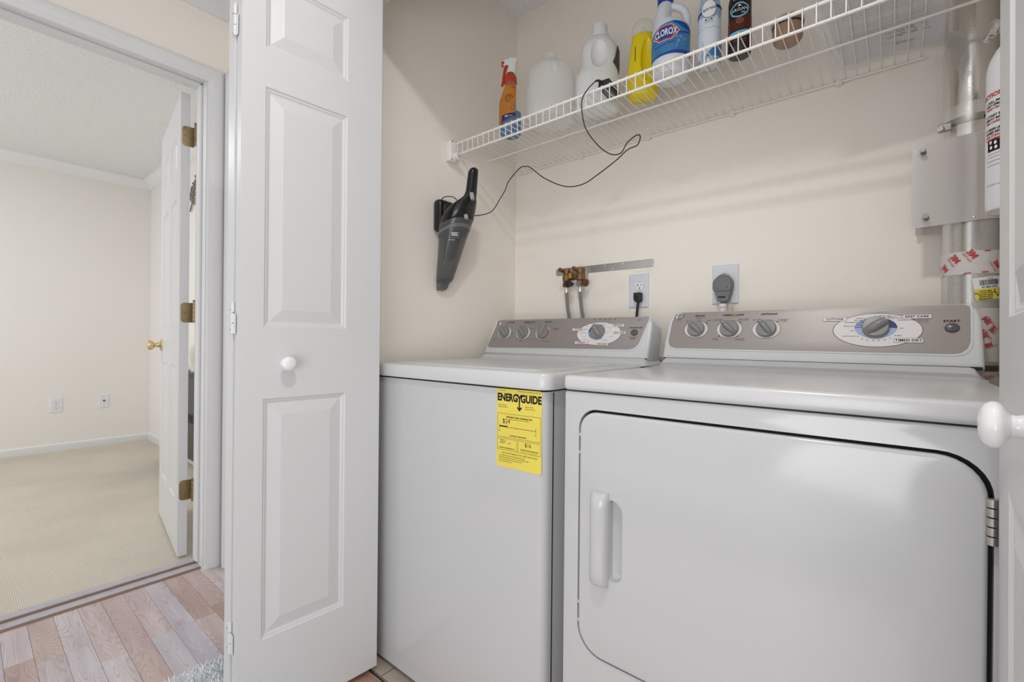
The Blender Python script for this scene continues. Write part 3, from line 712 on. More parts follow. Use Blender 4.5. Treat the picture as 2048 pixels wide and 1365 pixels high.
for x, y in ((DX0+.05,.9),(DX1-.05,.9),(DX0+.05,1.45),(DX1-.05,1.45)):
    obj('foot', B().lathe([(0,0),(.018,0),(.018,.008),(.008,.010),(.008,.02),(0,.02)], (x,y,0), (0,0,1), 14), M['blackm'], dr)

# ---- washer
wa = thing('washing_machine', 'white top-loading washing machine with a yellow paper label', 'washing machine', (-.93,1.15,0))
WYF = .835
sec = rr(WX0+.006,WYF,WX1-.008,1.49,(.022,.01,.01,.022),6)
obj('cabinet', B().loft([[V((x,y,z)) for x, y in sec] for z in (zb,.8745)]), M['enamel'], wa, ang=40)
obj('side_seam', B().box((WX1-.0082,.866,zb+.01),(WX1-.0072,.8695,.872)), M['dark'], wa, smooth=False)
obj('top_gap', B().loft([[V((x,y,z)) for x, y in rr(WX0+.010,WYF+.004,WX1-.012,1.48,.02)] for z in (.874,.880)]), M['dark'], wa, smooth=False)
sec2 = rr(WX0,.825,WX1+.0035,1.46,(.030,.01,.01,.030),8)
def inset(o): return rr(WX0+o,.825+o,WX1+.0035-o,1.46-o,(.030-o*.8,.01,.01,.030-o*.8),8)
obj('top_panel', B().loft([[V((x,y,z)) for x, y in inset(o)] for o, z in ((.004,.879),(.0008,.8805),(0,.884),(0,.908),(.0015,.9135),(.005,.917),(.009,ZT))]), M['enamel_lit'], wa, ang=50)
obj('lid', plate([rr(WX0+.06,.868,WX1-.055,1.285,.03,8)], .004, .0035, PF((0,0,ZT+.0032), X3, Y3), 3), M['enamel_lit'], wa, ang=60)
ramp(wa, WX0+.002, WX1-.002, 1.312, .9390, 1.362, M['enamel_lit'])
FWc = PF((0,1.365,.9400), X3, (0,.05,.1345))
co = [(WX0-.0075,-.003),(WX1,-.003)]+[(WX1-.0003,.05),(WX1-.0012,.10),(WX1-.003,.118),(WX1-.006,.130),(WX1-.012,.138),(WX1-.022,.1415)]+[(WX0+.036,.1425),(WX0+.023,.141),(WX0+.014,.136),(WX0+.008,.127),(WX0+.003,.108),(WX0-.0035,.05)]
cw = console(wa, FWc, co, .095, M['cons'])
obj('console_seam', B().box((WX0+.004,1.368,.931), (WX1-.004,1.44,.9415)), M['dark'], wa, smooth=False)
sil = [(-1.2705,.034),(-1.268,.0275),(-1.260,.0238),(-1.248,.0225),(-.660,.0262),(-.643,.029),(-.632,.036),(-.624,.047),(-.6025,.130),(-.6015,.1362),(-.606,.1388),(-1.224,.1412),(-1.236,.1405),(-1.2445,.133),(-1.250,.118)]
obj('panel_rim', plate([[(p[0]+(-.004 if p[0] < -.93 else .005), p[1]+(-.005 if p[1] < .08 else .001)) for p in sil]], .0012, .0010, lambda u, v, d=0: FWc(u, v, d+.0016)), M['cons'], cw, ang=60)
obj('control_panel', plate([sil], .0008, .0003, lambda u, v, d=0: FWc(u, v, d+.0024)), M['silver'], cw)
FWp = lambda u, v, d=0: FWc(u, v, d+.0024)
badge(wa, FWp, -1.2390, .1270, .0115)
for u, v, an, acc in ((-1.1965,.0845,2.35,None), (-1.1020,.0840,2.35,None), (-1.0075,.0838,1.25,'orangep')):
    shape('dial_ring', ell(u,v,.0345,.0275,44), FWp, .0003, M['printg'], cw)
    shape('dial_ring', ell(u,v,.0335,.0265,44), FWp, .0005, M['ring'], cw)
    if acc: shape('dial_band', [(u,v)]+[(u+.0325*math.cos(math.radians(a)), v+.0255*math.sin(math.radians(a))) for a in range(-80,45,10)], FWp, .0007, M[acc], cw)
    knob(wa, FWp, u, v+.001, .0250, an, M['knobg'], h=.021)
TW = lambda s, u, v, size, m_='print', **k: text(s, FWp, u, v, size, M[m_], cw, **k)
TW('LOAD SIZE', -1.1790, .1292, .0066, shear=.3, sx=1.25, bold=.0001); TW('TEMPERATURE', -1.0838, .1285, .0066, shear=.3, sx=1.25, bold=.0001)
TW('WASH-RINSE', -1.0838, .1225, .0032, 'printg', sx=1.3); TW('OPTIONS', -.9935, .1280, .0066, shear=.3, sx=1.25, bold=.0001)
for s_, u, v in (('MEDIUM',-1.1985,.1180),('MAX',-1.1650,.1140),('SMALL',-1.2290,.1000),('SUPER',-1.1560,.0820),('RESET',-1.2420,.0560),
                 ('COLD',-1.1260,.0590),('WARM',-1.1060,.0515),('HOT',-1.0720,.0560),('COOL-COLD',-1.0610,.1010),('OFF',-1.0250,.1110),('EXTRA RINSE',-.9550,.1020),('FABRIC SOFT',-.9500,.0980),('SECOND RINSE',-.9830,.0500),('OFF',-1.0400,.0600)):
    TW(s_, u, v, .0036, sx=1.2)
OW = (-.7745,.0805)
shape('dial_oval', ell(*OW,.0850,.0425,64), FWp, .0003, M['printg'], cw)
shape('dial_oval', ell(*OW,.0836,.0412,64), FWp, .0005, M['oval'], cw)
KW = (-.7765,.0868)
ringshape('dial_circle', KW[0]+.031, KW[1]+.008, .014, .010, .0006, FWp, .0008, M['printg'], cw)
for a0, a1, m_ in ((138,158,'navy'),(160,178,'navy'),(180,198,'blue'),(200,216,'blue'),(218,232,'blue'),(234,250,'lblue'),(252,268,'lblue'),(270,288,'lblue'),(290,306,'lblue')):
    sector(a0, a1, .038, .0295, m_, FWp, KW, cw)
knob(wa, FWp, *KW, .0258, 2.20, M['knobg'], h=.024, wd=.010, L=1.0)
for x0, x1, y, s_ in ((-.8810,-.8310,.0958,'COTTONS'), (-.8600,-.8100,.0465,'CASUALS'), (-.7760,-.7300,.0425,'DELICATES'), (-.7310,-.6840,.1095,'PREWASH'), (-.7210,-.6740,.0838,'EASY CARE')):
    shape('plaque', rr(x0-.0005,y-.0050,x1+.0005,y+.0050,.002), FWp, .0010, M['printg'], cw)
    shape('plaque', rr(x0,y-.0045,x1,y+.0045,.0018), FWp, .0012, M['oval'], cw)
    text(s_, FWp, (x0+x1)/2, y, .0064, M['print'], cw, sx=1.15, shear=.2, bold=.0001, d=.0016)
for s_, u, v in (('HEAVY',-.8220,.1080),('NORMAL',-.8230,.0960),('EXTRA HEAVY',-.8340,.0830),('OFF',-.8280,.0690),('HEAVY',-.8220,.0590),('LIGHT',-.8060,.0520),('NORMAL',-.7430,.0560),('LIGHT',-.7230,.0700),('OFF',-.7620,.1160),('RINSE & SPIN',-.7600,.1125),('SPIN',-.7420,.1150)):
    TW(s_, u, v, .0036, sx=1.15)
for i in range(5): shape('indicator', ell(-.797+i*.0187,.1332,.0016,.0018,10), FWp, .0008, M['print'], cw)
TW('FILL   WASH   RINSE   SPIN   LID LOCKED', -.7600, .1282, .0022, 'printg', sx=1.15)
TW('START/PAUSE', -.6425, .1005, .0066, sx=1.12, bold=.0001)
obj('start_button', B().lathe([(0,0),(.0118,0),(.0118,.0025),(.0100,.005),(.006,.0062),(0,.0066)], FWp(-.6444,.0840,0), FWp(0,0,1)-FWp(0,0,0), 32, sy=.9), M['knobd'], wa)
TW('PRESS AND HOLD TO', -.6480, .0690, .0028, 'printg', sx=1.2); TW('STOP', -.6470, .0630, .0062, sx=1.2, bold=.0001)
TW('SIGNAL', -.6340, .1290, .0030, 'printg', sx=1.3); TW('SYSTEM', -.6345, .1250, .0030, 'printg', sx=1.3)
for x, y in ((WX0+.05,.9),(WX1-.05,.9),(WX0+.05,1.42),(WX1-.05,1.42)):
    obj('foot', B().lathe([(0,0),(.018,0),(.018,.008),(.008,.010),(.008,.02),(0,.02)], (x,y,0), (0,0,1), 14), M['blackm'], wa)
# yellow paper label on the front
FL = PF((-.7395,WYF,.687), V((.1350,0,.0015)), Z3)
LW, LH = .1345, .1875
# bottom edge is a little slanted in the photo: left side shorter
yl = obj('paper_label', plate([rr(0,0,LW,LH,.005)], .0003, .0001, lambda u, v, d=0: FL(u, v, d+.0007), 1), M['yellow'], wa, smooth=False)
yl['label'] = 'yellow energy cost label with black print'
TL = lambda s, u, v, size, **k: text(s, FL, u, v, size, M['print'], yl, d=.0010, **k)
def bar(x0, y0, x1, y1): shape('line', [(x0,y0),(x1,y0),(x1,y1),(x0,y1)], FL, .0010, M['print'], yl)
def frame(x0, y0, x1, y1, t=.0006):
    bar(x0,y0,x1,y0+t); bar(x0,y1-t,x1,y1); bar(x0,y0,x0+t,y1); bar(x1-t,y0,x1,y1)
TL('U.S. Government', .004, .1835, .0032, align='LEFT'); TL('Federal law prohibits removal of this label before consumer purchase', LW-.003, .1835, .0032, align='RIGHT', sx=.75)
TL('ENERG', .0335, .1665, .0245, bold=.0011, sx=.83); TL('Y', .0700, .1655, .0250, bold=.0011, sx=.85); TL('GUIDE', .1035, .1660, .0245, bold=.0011, sx=.83)
shape('arrow_stem', [(.0684,.1425),(.0718,.1425),(.0718,.160),(.0684,.160)], FL, .0013, M['print'], yl)
shape('arrow', [[(.0702,.1370),(.0780,.1455),(.0755,.1478),(.0702,.1425)], [(.0702,.1370),(.0702,.1425),(.0650,.1478),(.0625,.1455)]], FL, .0011, M['print'], yl)
for i, (s_, u) in enumerate((('Clothes Washer',.004),('Capacity: Standard',.004),('Electric Model',.087),('Models: see cover',.087))):
    TL(s_, u, .1490-(i % 2)*.0048, .0040, align='LEFT')
frame(.0025,.072,LW-.0025,.1285)
TL('Estimated Yearly Operating Cost', .0690, .1210, .0060, bold=.00015, sx=.95); TL('(when used with an electric water heater)', .0690, .1158, .0036, sx=.95)
TL('$24', .0305, .1100, .0155)
bar(.0085,.0960,.1185,.0968); bar(.0085,.0905,.0092,.1025); bar(.1180,.0905,.1187,.1025); bar(.0095,.0960,.0330,.0990)
for u in (.0340,.0610,.0890): bar(u,.0940,u+.0008,.0968)
shape('pointer', [(.0320,.1010),(.0335,.0985),(.0350,.1010)], FL, .0010, M['print'], yl)
TL('$10', .0095, .0868, .0040); TL('$71', .1180, .0868, .0040); TL('Cost Range of Similar Models', .0660, .0775, .0042, bold=.0001)
frame(.0025,.0415,.0640,.0690); frame(.0665,.0405,LW-.0025,.0690)
TL('221', .0205, .0610, .0125); TL('kWh', .0400, .0580, .0044); TL('Estimated Yearly Electricity Use', .0330, .0465, .0038, bold=.0001)
TL('$16', .0960, .0605, .0125); TL('Estimated Yearly Operating Cost', .1000, .0490, .0038, bold=.0001); TL('(when used with a natural gas water heater)', .1000, .0445, .0028)
TL('Your cost will depend on your utility rates and use.', .0700, .0350, .0056, sx=.92)
for i, s_ in enumerate(('Cost range based only on standard capacity models.','Estimated operating cost based on four wash loads a week','and a national average electricity and gas cost.','For more information, visit')):
    TL(s_, .0080, .0285-i*.0048, .0040, align='LEFT', sx=.95)

# ------------------------------------------------------------------ wire shelf
ZS = 1.7385
sh = thing('wire_shelf', 'white wire shelf across the closet above the machines', 'shelf', (-.6,1.4,1.7))
YS0, YSM, YS1 = 1.203, 1.395, 1.590
obj('front_rail', B().tube([(-1.285,YS0,1.735),(XR-.002,YS0,1.735)], .0042, 12), M['wire'], sh)
obj('lower_rail', B().tube([(-1.285,YS0-.001,1.692),(XR-.002,YS0-.001,1.692)], .0036, 12), M['wire'], sh)
obj('middle_rail', B().tube([(-1.305,YSM,1.7315),(XR-.002,YSM,1.7315)], .0034, 12), M['wire'], sh)
obj('rear_rail', B().tube([(-1.305,YS1,1.7315),(.0565,YS1,1.7315)], .0036, 12), M['wire'], sh)
wp = [(-1.272,YS0-.0045,1.6895),(-1.272,YS0-.0055,1.7350),(-1.272,YS0-.0030,1.7395),(-1.272,YS0+.004,1.7390),(-1.272,YS1+.001,1.7365)]
w0 = obj('shelf_wire', B().tube([wp[0],wp[1],(-1.272,YS0-.0048,1.7385),wp[2],(-1.272,YS0,1.7402),wp[3],wp[4]], .0014, 6), M['wire'], sh)
for k in range(1, 51):
    q = w0.copy(); C.objects.link(q); q.location.x = w0.location.x+k*.0264
for x in (-1.252,-.971,-.690,-.408,-.126):
    cl = obj('wall_clip', B().rbox((x-.008,YS1-.007,1.722),(x+.008,1.599,1.738),.003,2), M['wire'], sh)
    obj('clip_screw', B().lathe([(0,0),(.0035,0),(.0025,.0015),(0,.002)], (x,YS1-.007,1.7255), (0,-1,0), 10), M['wire'], cl)
br = obj('end_bracket', B().rbox((XL+.0005,1.176,1.668),(-1.286,1.212,1.745),.004,3), M['wire'], sh)
obj('bracket_cup', B().loft([[V((x, 1.2035+ro*math.cos(a), 1.6885+ro*math.sin(a))) for ro, a in [(.0165, PI*.9+i*(PI*1.15)/8) for i in range(9)]+[(.0125, PI*.9+(8-i)*(PI*1.15)/8) for i in range(9)]] for x in (-1.286,-1.264)]), M['wire'], br)
for z in (1.7395,1.673):
    obj('bracket_screw', B().lathe([(0,0),(.004,0),(.003,.0015),(0,.002)], (-1.286,1.182,z), (1,0,0), 10), M['steel'], br)

# ------------------------------------------------------------------ things on the shelf
ZB = 1.7405
def toward(c): c = V((c[0], c[1])); return -c.normalized()
def U(c):   # viewer's right at c
    d = V((c[0], c[1])).normalized(); return V((d.y, -d.x, 0))
def D_(c): d = V((c[0], c[1])).normalized(); return V((d.x, d.y, 0))   # away from the camera
def sec_ring(c, z, ru, rd, off=0, n=32, e=2.0, rot=0.0, offd=0.0):
    u, d = U(c), D_(c); o = V((c[0], c[1], z))+u*off+d*offd; out = []
    for j in range(n):
        t = 2*PI*j/n; ct, st = math.cos(t), math.sin(t)
        x = ru*math.copysign(abs(ct)**(2/e), ct); y = rd*math.copysign(abs(st)**(2/e), st)
        if rot: x, y = x*math.cos(rot)-y*math.sin(rot), x*math.sin(rot)+y*math.cos(rot)
        out.append(o+u*x+d*y)
    return out
def at(c, u, z, d=0): return V((c[0], c[1], z))+U(c)*u+D_(c)*d

# spray bottle
M['clearp'] = mat('clear_bottle_plastic', (.85,.85,.85), .12, alpha=.13)
M['bliq'] = mat('blue_cleaning_liquid', (.03,.17,.40), .25)
M['olab'] = mat('orange_label', (.56,.20,.02), .45, var=(22,.18))
M['redpl'] = mat('red_orange_plastic', (.52,.055,.012), .35)
c = (-1.0938,1.2926)
sb = thing('spray_bottle', 'clear spray bottle with orange label, red collar and blue liquid', 'bottle', (*c,ZB))
prof = [(.034,0),(.0385,.003),(.0405,.010),(.0405,.125),(.039,.145),(.034,.163),(.027,.178),(.021,.190),(.018,.200)]
obj('body', B().loft([sec_ring(c, ZB+h, r, r*.88) for r, h in prof]), M['clearp'], sb)
obj('liquid', B().loft([sec_ring(c, ZB+h, r, r*.88) for r, h in [(.033,.0015),(.0378,.005),(.0396,.011),(.0396,.084)]]), M['bliq'], sb)
col = obj('collar', B().loft([sec_ring(c, ZB+h, r, r) for r, h in [(.0235,.196),(.0240,.199),(.0225,.215),(.0165,.228),(.0150,.232)]]), M['redpl'], sb)
hd = B()
for (z0, z1, ca, ra) in ():
    pass
rings = [[at(c, u0, ZB+h, d) for u0, d in ((-wd+of,-.011),(wd+of,-.011),(wd+of,.011),(-wd+of,.011))] for h, wd, of in ((.228,.0125,.002),(.243,.0125,.003),(.258,.0130,.004),(.270,.0150,.005),(.279,.0150,.0065),(.286,.0120,.009))]
hb_ = B().loft(rings)
hb_.loft([[at(c, u0, ZB+h+dz, d) for h, d in ((.262,-.009),(.262,.009),(.284,.008),(.284,-.008))] for u0, dz in ((.004,0),(-.018,-.002),(-.027,-.006))])
head = obj('spray_head', hb_, M['plw'], sb, ang=50)
obj('nozzle', B().lathe([(0,0),(.010,0),(.0105,.004),(.0085,.010),(0,.010)], at(c,-.024,ZB+.2665), -U(c), 12), M['redpl'], head)
obj('trigger', B().tube([at(c,u,ZB+h) for u, h in ((-.014,.262),(-.0205,.248),(-.024,.228),(-.027,.205),(-.031,.186))], lambda t: .0062-.0015*t, 10), M['redpl'], head)
FB = CF(c, .0412, toward(c))
FBz = lambda u, v, d=0: FB(u, v, d)
lb = shape('label', [(-.060,1.766),(.020,1.798),(.0205,1.908),(-.021,1.908),(-.034,1.880),(-.058,1.850)], FB, .0006, M['olab'], sb, step=.004)
shape('label_stripe', [(-.036,1.7775),(.019,1.800),(.0195,1.812),(-.033,1.8035)], FB, .0010, M['navy'], lb, step=.004)
ringshape('label_ring', -.004, 1.862, .0125, .0125, .0022, FB, .0010, M['print'], lb, a0=PI*.05, a1=PI*1.45)
for i, s_ in enumerate(('spray', 'stream', 'refill')): text(s_, FB, -.0035, 1.8685-i*.0062, .0055, M['print'], lb, d=.0010, step=.004)
text('CLEANER', FB, .010, 1.9015, .0040, M['print'], lb, d=.0010)
shape('recycle_mark', ell(.0090,1.829,.0062,.0062,20), FB, .0010, M['lblue'], lb); ringshape('recycle_mark', .0090, 1.829, .0048, .0048, .0018, FB, .0014, M['print'], lb)
text('32', FB, -.0150, 1.798, .0105, M['white'], lb, d=.0014, bold=.0003, rot=.10); text('FL OZ', FB, .0000, 1.7990, .0060, M['white'], lb, d=.0014, rot=.10)

# water jug
M['jug'] = mat('milky_translucent_plastic', (.90,.91,.90), .3, alpha=.34, sss=.0)
c = tuple((V((-.9269,1.2957,0))+U((-.9269,1.2957))*.010)[:2])
jg = thing('water_jug', 'translucent white gallon water jug between spray and detergent bottles', 'jug', (*c,ZB))
prof = [(.068,0),(.076,.003),(.0815,.012),(.0835,.04),(.0835,.08),(.0825,.115),(.0805,.145),(.0790,.168),(.0770,.1785),(.0715,.1850),(.0520,.1955),(.0350,.2065),(.0220,.2160),(.0185,.2205),(.0180,.2245)]
obj('body', B().loft([sec_ring(c, ZB+h, r, r*.93, e=2.4 if h < .15 else 2.0, n=40) for r, h in prof]), M['jug'], jg, ang=60)
obj('handle', B().loft([sec_ring(c, ZB+h, .0120, .008, off=.0130, offd=od, n=14) for h, od in ((.140,-.066),(.150,-.0725),(.165,-.0725),(.178,-.066),(.192,-.048),(.206,-.026),(.216,-.012))]), M['jug'], jg)
obj('cap', B().loft([sec_ring(c, ZB+h, r, r) for r, h in [(.0182,.222),(.0182,.236),(.0172,.240),(.006,.2415)]]), M['jug'], jg)

# detergent bottle
M['detw'] = mat('white_bottle_plastic', (.80,.80,.79), .38)
c = tuple((V((-.7379,1.3555,0))-U((-.7379,1.3555))*.026)[:2])
dt = thing('detergent_bottle', 'large white detergent bottle with moulded hand grip and screw cap', 'bottle', (*c,ZB))
R_ = [(.058,.045,0,0),(.066,.050,0,.004),(.0705,.053,0,.014),(.0715,.054,0,.06),(.0715,.054,0,.105),(.0705,.053,0,.118),(.0665,.050,.004,.132),(.0625,.047,.0075,.150),(.0615,.046,.0075,.185),(.0600,.045,.006,.205),(.055,.042,.004,.222),(.044,.037,.003,.236),(.034,.033,.004,.243),(.030,.030,.006,.247)]
# hand grip: cut a rounded hollow
bo = obj('body', B().loft([sec_ring(c, ZB+h, a, b, off=o, e=2.35) for a, b, o, h in R_]), M['detw'], dt)
cut = bmesh.new(); bmesh.ops.create_uvsphere(cut, u_segments=32, v_segments=20, radius=1)
mtx = Matrix((( *U(c), 0), (*D_(c), 0), (0,0,1,0), (0,0,0,1))).transposed()
bmesh.ops.transform(cut, matrix=Matrix.Translation(at(c,.004,ZB+.176,-.056)-V((*c,ZB))) @ mtx @ Matrix.Diagonal((.0300,.030,.0500,1)), verts=cut.verts[:])
cme = bpy.data.meshes.new('c'); cut.to_mesh(cme); cut.free(); cob = bpy.data.objects.new('c', cme); C.objects.link(cob); cob.location = (*c,ZB)
boolean(bo, cob)
cp = B(); n = 48
for (r, h, k) in ((.0305,.243,0),(.0310,.246,0),(.0305,.258,0)): pass
rings = []
for r, h, k in ((.0300,.2435,0),(.0310,.246,0),(.0300,.257,0),(.0255,.2605,.02),(.0248,.286,.02),(.0235,.2895,0),(.016,.2905,0)):
    rings.append([at(c, .006+r*(1+k*(j % 2))*math.cos(2*PI*j/n), ZB+h, r*(1+k*(j % 2))*math.sin(2*PI*j/n)) for j in range(n)])
obj('cap', cp.loft(rings), M['plw'], dt, ang=25)
M['dlab'] = mat('dark_grey_label', (.055,.055,.06), .5, var=(60,.5))
def FDt(u, v, d=0):
    e_ = 2/2.35; ct, st = math.cos(u), math.sin(u)
    return at(c2, .0073+(.0622+d)*math.copysign(abs(ct)**e_, ct), v, (.0466+d)*math.copysign(abs(st)**e_, st))
c2 = c
shape('label', [(-.95,1.885),(-.35,1.852),(-.20,1.872),(-.20,1.930),(-.60,1.945),(-.78,1.905)], FDt, .0022, M['dlab'], dt, step=.04, vstep=.006)
shape('label', [(-.40,1.862),(-.16,1.842),(-.14,1.832),(-.34,1.836)], FDt, .0022, M['white'], dt, step=.04)

# yellow bottle with clear dome cap
M['yelp'] = mat('yellow_bottle_plastic', (.80,.62,.008), .30)
M['clearc'] = mat('clear_cap_plastic', (.80,.77,.72), .12, alpha=.30)
c = (-.6051,1.3489)
yb = thing('yellow_bottle', 'yellow cleaner bottle with clear dome cap behind the bleach', 'bottle', (*c,ZB))
R_ = [(.034,.026,0),(.041,.030,.003),(.046,.033,.012),(.0478,.034,.04),(.0465,.034,.08),(.0435,.033,.115),(.0395,.032,.15),(.0365,.031,.170),(.0345,.030,.186),(.0330,.029,.192),(.0300,.027,.194)]
bo = obj('body', B().loft([sec_ring(c, ZB+h, a, b, e=2.4) for a, b, h in R_]), M['yelp'], yb)
cut = bmesh.new(); bmesh.ops.create_uvsphere(cut, u_segments=32, v_segments=20, radius=1)
mtx = Matrix((( *U(c), 0), (*D_(c), 0), (0,0,1,0), (0,0,0,1))).transposed()
bmesh.ops.transform(cut, matrix=Matrix.Translation(at(c,.014,ZB+.108,-.036)-V((*c,ZB))) @ mtx @ Matrix.Diagonal((.0215,.020,.068,1)), verts=cut.verts[:])
cme = bpy.data.meshes.new('c'); cut.to_mesh(cme); cut.free(); cob = bpy.data.objects.new('c', cme); C.objects.link(cob); cob.location = (*c,ZB)
boolean(bo, cob)
obj('seam_slot', B().tube([at(c,-.0225,ZB+.150,-.0275), at(c,-.0230,ZB+.105,-.0300)], .0013, 8), M['dark'], yb)
obj('cap', B().loft([sec_ring(c, ZB+h, a, b, e=2.2) for a, b, h in ((.0345,.0300,.190),(.0350,.0305,.205),(.0335,.029,.222),(.028,.025,.235),(.018,.017,.2415),(.006,.006,.243))]), M['clearc'], yb)
obj('spout', B().loft([sec_ring(c, ZB+h, r, r) for r, h in ((.016,.194),(.0155,.206),(.008,.210),(.006,.222),(.003,.223))]), M['clearc'], yb)

# bleach bottle
M['blw'] = mat('bluish_white_plastic', (.72,.75,.80), .35)
M['bcap'] = mat('royal_blue_cap', (.012,.035,.33), .35)
M['blab'] = mat('bright_blue_label', (.045,.22,.50), .4, var=(20,.45))
M['dblab'] = mat('deep_blue_label', (.015,.06,.30), .4)
c = (-.4990,1.2976)
bl = thing('bleach_bottle', 'white bleach bottle with blue label, loop handle and blue cap', 'bottle', (*c,ZB))
R_ = [(.040,.040,0,0),(.047,.047,0,.004),(.0508,.0508,0,.014),(.0518,.0518,0,.06),(.0518,.0518,0,.118),(.0515,.051,0,.128),(.0495,.049,-.001,.140),(.0455,.046,-.004,.149),(.037,.042,-.011,.156),(.0285,.038,-.0185,.163),(.0245,.035,-.0215,.172),(.0228,.032,-.0215,.185),(.0215,.028,-.0190,.200),(.0205,.024,-.0165,.211),(.0190,.020,-.0150,.218)]
obj('body', B().loft([sec_ring(c, ZB+h, a, b, off=o, n=40) for a, b, o, h in R_]), M['blw'], bl)
obj('handle', B().tube(spline([at(c,.036,ZB+.138), at(c,.0420,ZB+.150), at(c,.0425,ZB+.168), at(c,.0365,ZB+.187), at(c,.0245,ZB+.201), at(c,.008,ZB+.2085), at(c,-.010,ZB+.2095)],5), .0110, 14), M['blw'], bl)
cpb = B(); rings = []
for r, h, k in ((.0205,.2135,0),(.0212,.216,.03),(.0212,.240,.03),(.0195,.244,0),(.010,.245,0)):
    rings.append([at(c, -.0150+r*(1+k*(j % 2))*math.cos(2*PI*j/48), ZB+h, r*(1+k*(j % 2))*math.sin(2*PI*j/48)) for j in range(48)])
obj('cap', cpb.loft(rings), M['bcap'], bl, ang=25)
FBl = CF(c, .0519, toward(c))
lab = shape('label', [(-.078,1.787),(.078,1.787),(.078,1.866),(.045,1.873),(.010,1.8775),(-.030,1.872),(-.055,1.861),(-.078,1.850)], FBl, .0006, M['blab'], bl, step=.005)
shape('label_band', [(-.070,1.7875),(.078,1.7875),(.078,1.800),(.030,1.797),(-.020,1.7935)], FBl, .0009, M['dblab'], lab, step=.005)
shape('label_band', [(-.078,1.823),(.0,1.838),(.078,1.851),(.078,1.857),(.0,1.842),(-.078,1.826)], FBl, .0009, M['dblab'], lab, step=.005)
shape('label_band', [(.0,1.8765),(.040,1.8735),(.078,1.8655),(.078,1.857),(.035,1.858)], FBl, .0009, M['dblab'], lab, step=.005)
hx = lambda k: [(-.012+(x)*k, 1.8475+y*k) for x, y in ((-.040,-.002),(-.019,.020),(.014,.020),(.034,.002),(.014,-.020),(-.019,-.020))]
shape('logo', hx(1.06), FBl, .0012, M['white'], lab, step=.005); shape('logo', hx(1.0), FBl, .0015, M['redp'], lab, step=.005); shape('logo', hx(.80), FBl, .0018, M['dblab'], lab, step=.005)
text('CLOROX', FBl, -.0145, 1.8475, .0255, M['white'], lab, d=.0022, bold=.0007, sx=.58, step=.005)
text('Disinfecting Bleach', FBl, -.0200, 1.8175, .0078, M['navy'], lab, d=.0014, shear=.2, step=.005, rot=.07)
text('Kills germs · whitens · removes stains', FBl, -.0170, 1.8105, .0042, M['redp'], lab, d=.0014, step=.005, rot=.07)
for k_ in range(16):
    a_, b_ = random.uniform(.012,.040), random.uniform(1.806,1.836)
    shape('label_bubble', ell(a_, b_, .0016, .0016, 8), FBl, .0012, M['lblue'], lab)
for i in range(3): text('43 FL OZ (1.34 QT)', FBl, .036, 1.830-i*.0045, .0034, M['lblue'], lab, d=.0014)

# air freshener can
M['canb'] = mat('pale_blue_can_print', (.36,.52,.72), .3, var=(12,.25))
M['canw'] = mat('white_can_print', (.72,.78,.85), .3, var=(25,.12))
M['canm'] = mat('can_base_metal', (.55,.56,.58), .3, .7)
c = (-.3955,1.3080)
ca = thing('spray_can', 'pale blue and white air freshener spray can', 'spray can', (*c,ZB))
obj('body', B().loft([sec_ring(c, ZB+h, r, r) for r, h in ((.0292,.012),(.0296,.016),(.0296,.148),(.0288,.158),(.0262,.172),(.0232,.188),(.0215,.205),(.0210,.222))]), M['canb'], ca)
obj('base', B().loft([sec_ring(c, ZB+h, r, r) for r, h in ((.020,.004),(.0255,.0),(.0285,.002),(.0296,.008),(.0292,.0125))]), M['canm'], ca)
obj('cap', B().loft([sec_ring(c, ZB+h, r, r) for r, h in ((.0215,.221),(.0215,.245),(.019,.255),(.008,.256))]), M['canw'], ca)
FC = CF(c, .0298, toward(c))
shape('label', [(-.046,1.757),(.0455,1.757),(.0455,1.862)]+[(x*.0455/10,1.862+.006*math.sin(x*1.9)+(.004 if x % 2 else 0)) for x in range(9,-10,-1)]+[(-.046,1.862)], FC, .0004, M['canw'], ca, step=.004)
shape('label_stripe', [(-.046,1.872),(-.016,1.880),(-.016,1.8865),(-.046,1.8785)], FC, .0006, M['navy'], ca, step=.004)
shape('label_stripe', [(.014,1.889),(.046,1.8875),(.046,1.8945),(.014,1.8955)], FC, .0006, M['navy'], ca, step=.004)
shape('badge_mark', ell(-.002,1.8852,.0195,.0240,36), FC, .0009, M['navy'], ca, step=.004)
shape('badge_mark', ell(-.002,1.8852,.0182,.0226,36), FC, .0012, M['white'], ca, step=.004)
text('febreze', FC, -.002, 1.8850, .0108, M['navy'], ca, d=.0016, shear=.35, step=.004, rot=.20, bold=.0001)
text('A I R', FC, -.002, 1.8560, .0095, M['print'], ca, d=.0010, step=.004, bold=.0002); text('LINEN & SKY', FC, -.001, 1.8490, .0040, M['printg'], ca, d=.0010)
for i in range(3): text('ODOR-FIGHTING', FC, .010, 1.9120-i*.0040, .0038, M['navy'], ca, d=-.0028 if i else -.0045)
for u0 in (-.030,-.016,.000,.016,.030):
    ringshape('cloud_line', u0, 1.838, .0075, .0045, .0012, FC, .0008, M['lblue'], ca, a0=PI, a1=2*PI, n=12)
shape('label_patch', [(-.010,1.7575),(.0455,1.7575),(.0455,1.800),(.020,1.790),(.0,1.772)], FC, .0008, M['blab'], ca, step=.004)
shape('label_tree', [(-.022,1.758),(-.012,1.758),(-.0165,1.806)], FC, .0008, M['lblue'], ca)

